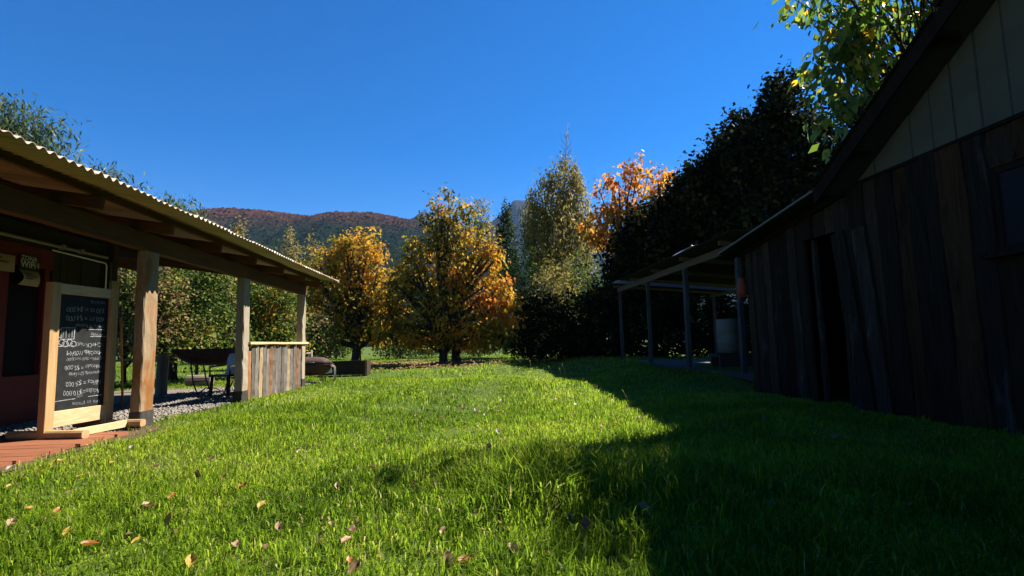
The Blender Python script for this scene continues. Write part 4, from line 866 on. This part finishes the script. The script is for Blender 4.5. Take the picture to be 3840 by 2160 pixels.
# --- shrubs under the trees (lit ones left of the birch, dark ones with shade put into the leaf colour)
def shrub(lab, px, top, wdt, Y, mtl, tn=.45, ncl=150, per=20, L=.13, Wd=.035, grp=None, bot=1335, **kw):
    bs = np.array([*atY(px, bot, Y)[:2], 0.0]); h_ = bot-top
    tree('shrub', lab, bs, [(px, top+h_*.28, wdt*.7, h_*.28), (px-wdt*.35, top+h_*.5, wdt*.6, h_*.33), (px+wdt*.35, top+h_*.5, wdt*.6, h_*.33), (px, top+h_*.72, wdt, h_*.27), (px, top+h_*.88, wdt*1.1, h_*.13)], Y, mtl, ncl, per, L, Wd, (.18, .18, .17), (tn, .2, .16), .2, .06, .6, nlimb=14, group=grp, cat='shrub', crown_name='foliage', **kw)
shrub('dense green shrub filling the view between first and middle veranda posts', 740, 930, 170, 17.5, L_green, .52, 420, 24, .12, .036, 'shrubs behind the veranda', mat2=L_brown, frac2=.08)
shrub('brown tinged shrub just right of the nearest veranda post', 610, 985, 90, 16.2, L_green, .55, 220, 22, .12, .034, 'shrubs behind the veranda', mat2=L_brown, frac2=.55)
shrub('green feathery shrub seen left of the nearest veranda post', 470, 930, 120, 17.5, L_green, .42, 300, 22, .13, .03, 'shrubs behind the veranda', mat2=L_brown, frac2=.25)
shrub('yellow green shrub above the bar counter', 1010, 990, 130, 19.5, L_green, .58, 330, 22, .13, .04, 'shrubs behind the veranda', mat2=L_orange, frac2=.1)
shrub('dark leafy shrub behind the middle veranda post', 890, 960, 110, 20.5, L_green, .35, 260, 22, .13, .04, 'shrubs behind the veranda')
shrub('small brownish bush right of the far veranda post', 1190, 1175, 75, 24, L_green, .55, 170, 18, .13, .036, 'shrubs behind the veranda', mat2=L_brown, frac2=.4)
shrub('low green bush far behind between the two cherry trunks', 1500, 1215, 90, 40, L_green, .5, 160, 18, .2, .055, 'far bushes along the field edge')
shrub('low green bush far behind left of the smaller cherry trunk', 1260, 1190, 80, 44, L_green, .42, 160, 18, .2, .055, 'far bushes along the field edge')
shrub('broad far bush under the large cherry crown', 1620, 1200, 110, 46, L_green, .35, 200, 18, .2, .055, 'far bushes along the field edge')
shrub('far bush right of the large cherry trunks', 1800, 1180, 110, 42, L_green, .3, 200, 18, .2, .055, 'far bushes along the field edge')
shrub('sunlit green bush under the cypress', 1960, 880, 90, 36, L_green, .55, 240, 20, .18, .055, 'bushes right of the cherry tree')
shrub('olive bush below the weeping birch', 2090, 950, 120, 33, L_birch, .42, 260, 20, .18, .05, 'bushes right of the cherry tree')
shrub('yellowish bush between birch and orange tree', 2210, 930, 90, 31, L_green, .5, 240, 20, .17, .05, 'bushes right of the cherry tree')
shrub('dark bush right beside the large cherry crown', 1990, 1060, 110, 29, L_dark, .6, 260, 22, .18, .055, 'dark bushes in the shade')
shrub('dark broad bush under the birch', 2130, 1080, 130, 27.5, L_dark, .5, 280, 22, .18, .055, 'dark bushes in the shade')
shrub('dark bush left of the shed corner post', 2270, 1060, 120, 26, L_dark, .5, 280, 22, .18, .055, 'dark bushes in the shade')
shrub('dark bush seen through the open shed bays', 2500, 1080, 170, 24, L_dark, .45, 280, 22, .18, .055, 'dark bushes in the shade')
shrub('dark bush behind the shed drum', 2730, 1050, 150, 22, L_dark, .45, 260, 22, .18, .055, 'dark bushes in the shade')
# --- bamboo-like tree over the veranda roof
def weeper(lab, px_blobs, Y, px, ncl):
    bs = np.array([*atY(px, 1330, Y)[:2], 0.0])
    tree('feathery_tree', lab, bs, px_blobs, Y, L_bamboo, ncl, 26, .19, .022, (.34, .34, .16), (.5, .2, .18), .9, .14, 4.0, nlimb=40, group='feathery trees behind the veranda', depth=.8)
weeper('tall feathery bluish green tree rising behind the near end of the veranda roof', [(40, 405, 45, 35), (10, 470, 60, 45), (150, 480, 40, 32), (200, 440, 18, 12), (90, 560, 110, 55), (-100, 520, 120, 110), (215, 560, 22, 20)], 15.0, 60, 230)
weeper('feathery bluish green tree peeking over the middle of the veranda roof', [(400, 650, 35, 16), (450, 690, 35, 18), (350, 660, 30, 20), (350, 760, 100, 60), (500, 735, 25, 15)], 17.0, 380, 110)
weeper('feathery green tree just above the far part of the veranda roof', [(655, 765, 26, 18), (700, 795, 28, 18), (620, 780, 30, 20), (640, 860, 80, 50), (735, 840, 20, 15)], 19.0, 650, 120)
# --- broad-leaved tree whose boughs hang over the house roof: near leaves are single parts
ov = empty('broad_leaf_tree', (8.6, 8.4, .2), 'broad leaved tree with sunlit green and yellow leaves hanging over the house roof', 'tree')
b = MB(); b.tube([(8.6, 8.4, 0), (8.55, 8.4, 2.5), (8.3, 8.3, 4.2), (7.6, 8.0, 5.4), (6.6, 7.8, 6.2)], [.22, .19, .15, .10, .04], 9, bumps=.05)
obl = blobs([(3060, 60, 110, 60), (3180, 110, 120, 90), (3130, 240, 110, 90), (3230, 250, 120, 110), (3180, 370, 110, 80), (3130, 440, 80, 50), (3130, 520, 50, 50), (3080, 330, 50, 60), (3280, 120, 130, 120), (3000, 10, 90, 40), (3400, 40, 120, 90), (3250, -60, 220, 80), (3080, -110, 130, 60, -.7), (3350, -140, 200, 80, -.9)], 7.0, .8)
C_, O_ = sample_clumps(obl, 190, .4)
ends = C_[RNG.permutation(len(C_))[:60]]
limbs(b, (7.2, 7.9, 5.0), 5.6, ends, .05, .004, .3); b.build('trunk', M_bark, ov)
P, D, N, LL, WW, T = leaves_on(C_, O_, 9, (.12, .12, .12), .17, .045, np.clip(RNG.normal(size=190)*.16+.5, 0, 1), .16, .85, .5)
T = np.where(RNG.uniform(size=len(T)) < .05, RNG.uniform(.93, 1, len(T)), np.minimum(T, .85))
order = np.argsort(np.linalg.norm(P-CAM, axis=1)+RNG.uniform(0, 2, len(P))); org = np.array(wloc(ov)); protos = []
def curved_leaf(tv, bend):
    V = []; Fq = []; n = 6; prof = [.0, .62, .98, 1.0, .78, .42, 0.0]
    for i in range(n+1):
        q = i/n; z = -bend*q*q; wv = prof[i]*.27
        V += [(-wv, q, z+abs(wv)*.35), (0, q, z), (wv, q, z+abs(wv)*.35)]
    for i in range(n): Fq += [(i*3, i*3+1, i*3+4, i*3+3), (i*3+1, i*3+2, i*3+5, i*3+4)]
    o = np_mesh('leaf', np.array(V), np.array(Fq), L_over, None, np.full(len(V), tv), smooth=True); me = o.data; bpy.data.objects.remove(o); return me
protos = [[curved_leaf(tv, bd) for bd in (.05, .22, .4)] for tv in (.1, .28, .46, .64, .82, .95)]
def put_leaf(i):
    d = Vector(D[i]).normalized(); s = d.cross(Vector(N[i])).normalized(); u = s.cross(d); l = LL[i]; p = P[i]-org
    o = bpy.data.objects.new('leaf', protos[int(np.clip(T[i]*5.99, 0, 5))][i % 3]); o.parent = ov
    o.matrix_local = Matrix(((s.x*l, d.x*l, u.x*l, p[0]), (s.y*l, d.y*l, u.y*l, p[1]), (s.z*l, d.z*l, u.z*l, p[2]), (0, 0, 0, 1))); COL.objects.link(o)
for i in order[:300]: put_leaf(i)
keep = order[300:]
hb_ = blobs([(3540, -240, 190, 110, -1.3), (3440, -190, 110, 60, -1.0), (3760, -330, 230, 150, -1.4), (3900, -150, 180, 120, -1.0), (3640, -130, 150, 100, -.7), (3900, -560, 250, 170, -1.7)], 7.0, .6); C2, O2 = sample_clumps(hb_, 200, .4)  # unseen boughs out of view, placed to throw dappled shade on the lawn
b = MB(); limbs(b, (7.2, 7.4, 5.4), 5.8, C2[:50], .05, .004, .3); b.build('shade_bough', M_bark, ov)
P2, D2, N2, L2, W2, T2 = leaves_on(C2, O2, 10, (.14, .14, .12), .17, .045, np.clip(RNG.normal(size=200)*.16+.5, 0, 1), .16, .85, .5)
V, Fq, TT = leaf_arrays(P2, D2, N2, L2, W2, np.minimum(T2, .85)); np_mesh('shade_foliage', V, Fq, L_over, ov, TT)['kind'] = 'stuff'
V, Fq, TT = leaf_arrays(P[keep], D[keep], N[keep], LL[keep], WW[keep], T[keep]); np_mesh('foliage', V, Fq, L_over, ov, TT)['kind'] = 'stuff'

# ================================================================== GRASS
def grass_zone(n, y0, y1, xw, hgt, wid, seed):
    rg = np.random.default_rng(seed)
    y = np.sqrt(rg.uniform(y0*y0, y1*y1, n)); x = rg.uniform(-1, 1, n)*(xw[0]+xw[1]*y)+y*.07
    deck_ = (x < -4.10) & (y < 7.15); grav = (x < -4.50+.10*np.sin(y*2.1)) & (y < 14.4) & (x > -9.3) & (y > 7.0); hs_ = (x > 5.08) & (y < 9.7); sh_ = (x > 5.5) & (y < 20.2) & (y > 9.6)
    thin = (x < -3.75) & (y < 8.2) & (rg.uniform(size=n) < .75*np.clip((-3.5-x)/.5, 0, 1))
    ok = ~(deck_ | grav | hs_ | sh_ | thin); x = x[ok]; y = y[ok]; n = len(x)
    c = fbm(x, y, 1.1, 3); c2 = fbm(x, y, 4.0, 9)
    h_ = hgt*np.clip(1+.36*c+.34*c2, .28, 2.4)*rg.uniform(.5, 1.35, n)
    tall = np.exp(-((x-.75)**2/.9+(y-3.6)**2/.7))*.9+np.exp(-((x-2.3)**2/.4+(y-5.6)**2/1.5))*.6+np.exp(-((x-1.5)**2/1.5+(y-10.6)**2/.5))*.6
    h_ = h_*(1+tall)*np.clip(1-.28*np.clip(fbm(x, y, .55, 33), 0, 1.2), .5, 1); z = gz(x, y)-.005
    az = rg.uniform(0, 6.283, n)+.6*c; ln = rg.uniform(.15, 1.1, n)
    d = np.stack([np.cos(az), np.sin(az)], -1)*ln[:, None]
    fa = rg.uniform(0, 6.283, n); side = np.stack([np.cos(fa), np.sin(fa), np.zeros(n)], -1)*(wid*rg.uniform(.6, 1.3, n))[:, None]
    P = np.stack([x, y, z], -1)
    mid = P+np.concatenate([d*h_[:, None]*.25, (h_*.62)[:, None]], 1); tip = P+np.concatenate([d*h_[:, None]*.85, (h_*np.clip(1.02-.35*ln, .4, 1))[:, None]], 1)
    V = np.stack([P-side*.7, P+side*.7, mid+side, mid-side, tip], 1)
    i = np.arange(n)[:, None]*5; Fq = np.concatenate([i+[[0, 1, 2]], i+[[0, 2, 3]], i+[[3, 2, 4]]])
    lf = fbm(x, y, .55, 33); T = np.clip(.46+.10*c-.10*c2+.14*lf+.17*rg.normal(size=n), 0, .9); dry = rg.uniform(size=n) < .035+.05*np.clip(fbm(x, y, .8, 21)-.4, 0, 1)+.12*np.clip((-3.2-x)/1.2, 0, 1)*(y < 9); T[dry] = rg.uniform(.88, 1, dry.sum())
    return V.reshape(-1, 3), Fq, np.repeat(T, 5)
parts = [grass_zone(90000, 1.5, 4.2, (1.6, .95), .115, .0036, 1), grass_zone(130000, 4.2, 8.5, (1.2, .95), .082, .0040, 2), grass_zone(100000, 8.5, 17, (.8, .9), .075, .0062, 3), grass_zone(70000, 17, 46, (.5, .75), .085, .014, 4)]
off = 0; VV, FF, TT = [], [], []
for V, Fq, T in parts: VV.append(V); FF.append(Fq+off); TT.append(T); off += len(V)
tag(np_mesh('grass', np.concatenate(VV), np.concatenate(FF), G, None, np.concatenate(TT)), 'lush green lawn grass covering the ground between the buildings', 'grass', kind='stuff')
# seed stalks standing above the lawn
ORD = 'first second third fourth fifth sixth seventh eighth ninth tenth eleventh twelfth thirteenth fourteenth fifteenth sixteenth seventeenth eighteenth nineteenth twentieth'.split()
for k, (px, py, h_) in enumerate(((1960, 1445, .25), (1995, 1432, .55), (2020, 1430, .38), (2075, 1425, .40), (2105, 1422, .34), (2122, 1425, .45), (2360, 1530, .30))):
    g = gnd(px, py); t = empty('grass_stalk', (g[0], g[1], 0), 'thin grass stalk with seed head at the shaded lawn edge, %s from the left' % ORD[k], 'grass stalk', 'seed stalks at the shaded lawn edge')
    z0 = float(gz(g[0], g[1])); l = random.uniform(-.12, .02)
    MB().tube([(g[0], g[1], z0), (g[0]+l*.3, g[1], z0+h_*.6), (g[0]+l, g[1], z0+h_)], [.003, .0025, .0015], 4).build('stem', M_slaby, t)
    MB().tube([(g[0]+l*.9, g[1], z0+h_*.9), (g[0]+l, g[1], z0+h_*.96), (g[0]+l*1.15, g[1], z0+h_*1.04)], [.003, .009, .002], 5).build('seed_head', M_slaby, t)

# ================================================================== FALLEN LEAVES
def fallen_mesh(seed, mat):
    rd = random.Random(seed); n, m = 8, 4; V = []; Fq = []; curl = rd.uniform(.25, .9); side = rd.uniform(.5, 1.6); tw = rd.uniform(-.5, .5)
    for i in range(n+1):
        q = i/n; wv = .30*math.sin(math.pi*min(1, q*.96+.03))**.75*(1 if q < .55 else 1-.25*(q-.55))
        for k in range(m+1):
            s = -1+2*k/m; V.append((s*wv+tw*q*q*.2, q-.5, abs(s)*wv*side*.6+curl*(q-.45)**2*.9+.04*math.sin(7*q+2*s+seed)+.035*math.sin(13*q-5*s+seed*2)+rd.uniform(-.018, .018)))
    for i in range(n):
        for k in range(m): Fq.append((i*(m+1)+k, i*(m+1)+k+1, (i+1)*(m+1)+k+1, (i+1)*(m+1)+k))
    me = bpy.data.meshes.new('fallen_leaf'); me.from_pydata(V, [], Fq); me.polygons.foreach_set('use_smooth', [True]*len(Fq)); me.materials.append(mat); return me
FM = {k: [fallen_mesh(i*5+len(k), M_fall[k]) for i in range(3)] for k in M_fall}
def fallen(px, py, colr, size, label=None, stand=0.0, group=None):
    g = gnd(px, py, .06); z = float(gz(g[0], g[1])); g = gnd(px, py, z+.055)
    o = bpy.data.objects.new('fallen_leaf', random.choice(FM[colr])); COL.objects.link(o)
    o.location = (g[0], g[1], z+.062+stand*size*.2); size *= .64; o.scale = (size,)*3
    o.rotation_euler = (random.uniform(-.3, .3)+stand*R(75), random.uniform(-.3, .3), random.uniform(0, 6.28) if not stand else random.uniform(-.5, .5))
    small = {'yellow': 'small bright yellow fallen leaf lying in the sunlit grass', 'tan': 'small tan dry fallen leaf lying in the sunlit grass', 'brown': 'small dark brown fallen leaf lying in the sunlit grass', 'pale': 'small whitish fallen leaf lying in the sunlit grass', 'orange': 'small orange fallen leaf lying in the sunlit grass', 'dim': 'dull fallen leaf lying in the dark shade on the right'}
    tag(o, label or small[colr], 'leaf', group or ('leaves fallen on the lawn' if colr != 'dim' else 'leaves fallen in the shade'))
BIG = [(1678, 2125, 'tan', .13, 'large reddish tan leaf standing upright at the bottom edge of the lawn', .8), (1690, 1902, 'brown', .12, 'large brown leaf with pale underside in the dark grass hollow', .15), (1778, 1948, 'brown', .12, 'long rust brown leaf below the dark grass hollow', 0),
       (1298, 2036, 'tan', .115, 'curled light tan leaf in the bottom grass left of centre', .1), (2196, 1990, 'brown', .13, 'large brown leaf standing upright at the right edge of the sunlit grass', .8), (2138, 1952, 'tan', .10, 'crumpled tan leaf in the tall sunlit grass', .3),
       (717, 2122, 'yellow', .12, 'large yellowish leaf at the bottom edge left of centre', .3), (42, 1968, 'tan', .12, 'broad tan leaf lying at the left edge of the lawn', .2), (910, 1826, 'orange', .15, 'wide rust orange leaf lying flat in the left lawn', 0), (494, 1682, 'pale', .12, 'pale leaf on the grass in front of the deck corner', .1),
       (552, 1902, 'tan', .13, 'narrow pinkish tan leaf pair in the left lawn', 0), (1866, 1623, 'pale', .11, 'bright white fallen leaf in the middle of the lawn', .5), (2159, 1520, 'pale', .11, 'white curled leaf at the shadow notch on the right', .5), (2189, 1712, 'orange', .13, 'orange brown leaf at the shadow edge on the right', .1),
       (2287, 1691, 'yellow', .13, 'bright yellow leaf in the grass tips at the shadow edge', .3), (2107, 2139, 'pale', .12, 'pale leaf at the bottom right edge of sunlit grass', .1), (3145, 1645, 'dim', .22, 'long pale leaf in deep shade before the plank house', 0), (2412, 1925, 'dim', .14, 'big dull leaf standing in deep shade at bottom right', .6), (582, 1754, 'brown', .12, 'dark folded leaf on the grass right of the deck', .1), (740, 1790, 'brown', .11, 'slim brown leaf standing upright in the left lawn', .9), (794, 1730, 'brown', .11, 'crumpled brown leaf in the lawn below the middle post', .5)]
for px, py, c, s, lab, st_ in BIG: fallen(px, py, c, s, lab, st_)
for px, py, c in ((843, 1793, 'yellow'), (470, 1896, 'brown'), (643, 1868, 'orange'), (110, 1914, 'orange'), (216, 1926, 'orange'), (254, 2003, 'yellow'), (335, 2050, 'orange'), (640, 1959, 'yellow'), (890, 2050, 'tan'), (33, 1830, 'yellow'), (60, 1822, 'tan'), (40, 1763, 'pale'), (1048, 1989, 'tan'), (512, 2035, 'yellow'), (1738, 1525, 'orange'), (1784, 1541, 'pale'), (1820, 1558, 'pale'), (1871, 1547, 'tan'), (1890, 1548, 'yellow'), (1917, 1514, 'tan'), (1980, 1509, 'brown'), (2094, 1476, 'yellow'), (2154, 1558, 'tan'), (1662, 1585, 'orange'), (1795, 1604, 'tan'), (1635, 1628, 'tan'), (1833, 1683, 'orange'), (1874, 1718, 'orange'), (1743, 1737, 'brown'), (1939, 1742, 'orange'), (1795, 1791, 'brown'), (1885, 1772, 'brown'), (1635, 1824, 'brown'), (1673, 1824, 'brown'), (1662, 2003, 'tan'), (1320, 1998, 'brown'), (1241, 1971, 'tan'), (1923, 2079, 'tan'), (1311, 2112, 'orange'), (1330, 2145, 'brown'), (1749, 2112, 'orange'), (2257, 1601, 'orange'), (2227, 1620, 'yellow'), (1493, 1690, 'brown'), (1382, 1757, 'brown'), (1395, 1755, 'tan'), (1550, 1818, 'brown'), (1265, 1830, 'tan'), (2309, 1589, 'yellow'), (2400, 1567, 'pale'), (2086, 1500, 'yellow'), (2130, 1505, 'yellow'), (225, 1735, 'yellow'), (150, 1770, 'orange'), (300, 1790, 'yellow'), (420, 1740, 'yellow'), (205, 1742, 'yellow'), (90, 1790, 'tan'), (1560, 1560, 'tan'), (1700, 1480, 'orange'), (1590, 1456, 'tan'), (1880, 1505, 'tan'), (1450, 1650, 'tan'), (980, 1900, 'yellow'), (1120, 1700, 'tan')):
    fallen(px, py, c, random.uniform(.06, .125), None, random.choice([0, .1, .3, .5]))
for px, py in ((2870, 1570, ), (2700, 1525), (2600, 1490), (2790, 1490), (2840, 1500), (2580, 1560), (2720, 1600), (2960, 1640), (3300, 1720), (3050, 1800), (2650, 1700), (3500, 1790), (2460, 1510), (2520, 1540), (3400, 1900), (2900, 1900), (2750, 1830), (3700, 1750)): fallen(px, py, 'dim', random.uniform(.10, .15))
cnt = {}
for o in sorted([o for o in COL.objects if o.name.startswith('fallen_leaf') and o['label'].startswith(('small', 'dull'))], key=lambda o: (o.location.x*rt[0]+o.location.y*rt[1])/(o.location.x*fw[0]+o.location.y*fw[1])):
    l = o['label']; k = cnt.get(l, 0); cnt[l] = k+1; o['label'] = l.replace(' lying', ',').replace(' in the', ' in', 1) if False else l.replace('fallen leaf lying in the', 'leaf in the').replace('leaf lying in the', 'leaf in the')+', '+ORD[min(k, 19)]+' such from left'
# scraps of dry leaf sunk into the lawn: uncountable
n = 900; sc_y = RNG.uniform(2.2, 13, n); sc_x = RNG.normal(size=n)*(.28*sc_y)+.15*sc_y*(RNG.uniform(size=n) < .5); ok_ = (sc_x > -3.9) & (sc_x < 4.8); sc_x = sc_x[ok_]; sc_y = sc_y[ok_]; n = len(sc_x)
P = np.stack([sc_x, sc_y, gz(sc_x, sc_y)+RNG.uniform(.035, .075, n)], -1); V, Fq, TT = leaf_arrays(P, rdir(n)*[1, 1, .5], rdir(n)*.8+[0, 0, .8], RNG.uniform(.022, .05, n), RNG.uniform(.006, .014, n), RNG.uniform(0, .9, n), .7)
tag(np_mesh('dry_scraps', V, Fq, L_brown, None, TT), 'small dry brown leaf scraps sunk in the lawn', 'leaf litter', kind='stuff')
# orange litter under the cherry trees: uncountable
n = 5200; a_ = RNG.uniform(0, 6.28, n); r_ = np.abs(RNG.normal(size=n))
lx = mt_b[0]-.3+np.cos(a_)*r_*2.3; ly = mt_b[1]+np.sin(a_)*r_*1.9; s2 = RNG.uniform(size=n) < .35
lx[s2] = t2[0]+np.cos(a_[s2])*r_[s2]*2.3; ly[s2] = t2[1]-1+np.sin(a_[s2])*r_[s2]*2.2
P = np.stack([lx, ly, gz(lx, ly)+.055+RNG.uniform(0, .05, n)], -1); D = rdir(n)*[1, 1, .25]; N = rdir(n)*.5+[0, 0, 1]
V, Fq, TT = leaf_arrays(P, D, N, RNG.uniform(.10, .18, n), RNG.uniform(.035, .055, n), np.clip(RNG.normal(size=n)*.2+.6, 0, 1))
tag(np_mesh('leaf_litter', V, Fq, L_brown, None, TT), 'orange brown leaf litter under the cherry trees', 'leaf litter', kind='stuff')

# ================================================================== HAZE: thin even air round the whole scene
hb = MB().box((-9000, -9000, -12), (9000, 9000, 1120)).build('haze', M_paper, origin=(0, 0, -12))
hm = bpy.data.materials.new('thin_air'); hm.use_nodes = True; t = hm.node_tree; t.nodes.clear()
o_ = t.nodes.new('ShaderNodeOutputMaterial'); pv = t.nodes.new('ShaderNodeVolumePrincipled'); pv.inputs['Color'].default_value = (.35, .6, 1.0, 1); pv.inputs['Density'].default_value = 3.2e-5; pv.inputs['Anisotropy'].default_value = .1
t.links.new(pv.outputs[0], o_.inputs['Volume']); hb.data.materials.clear(); hb.data.materials.append(hm); tag(hb, 'thin bluish haze in the air over the valley', 'haze', kind='stuff')
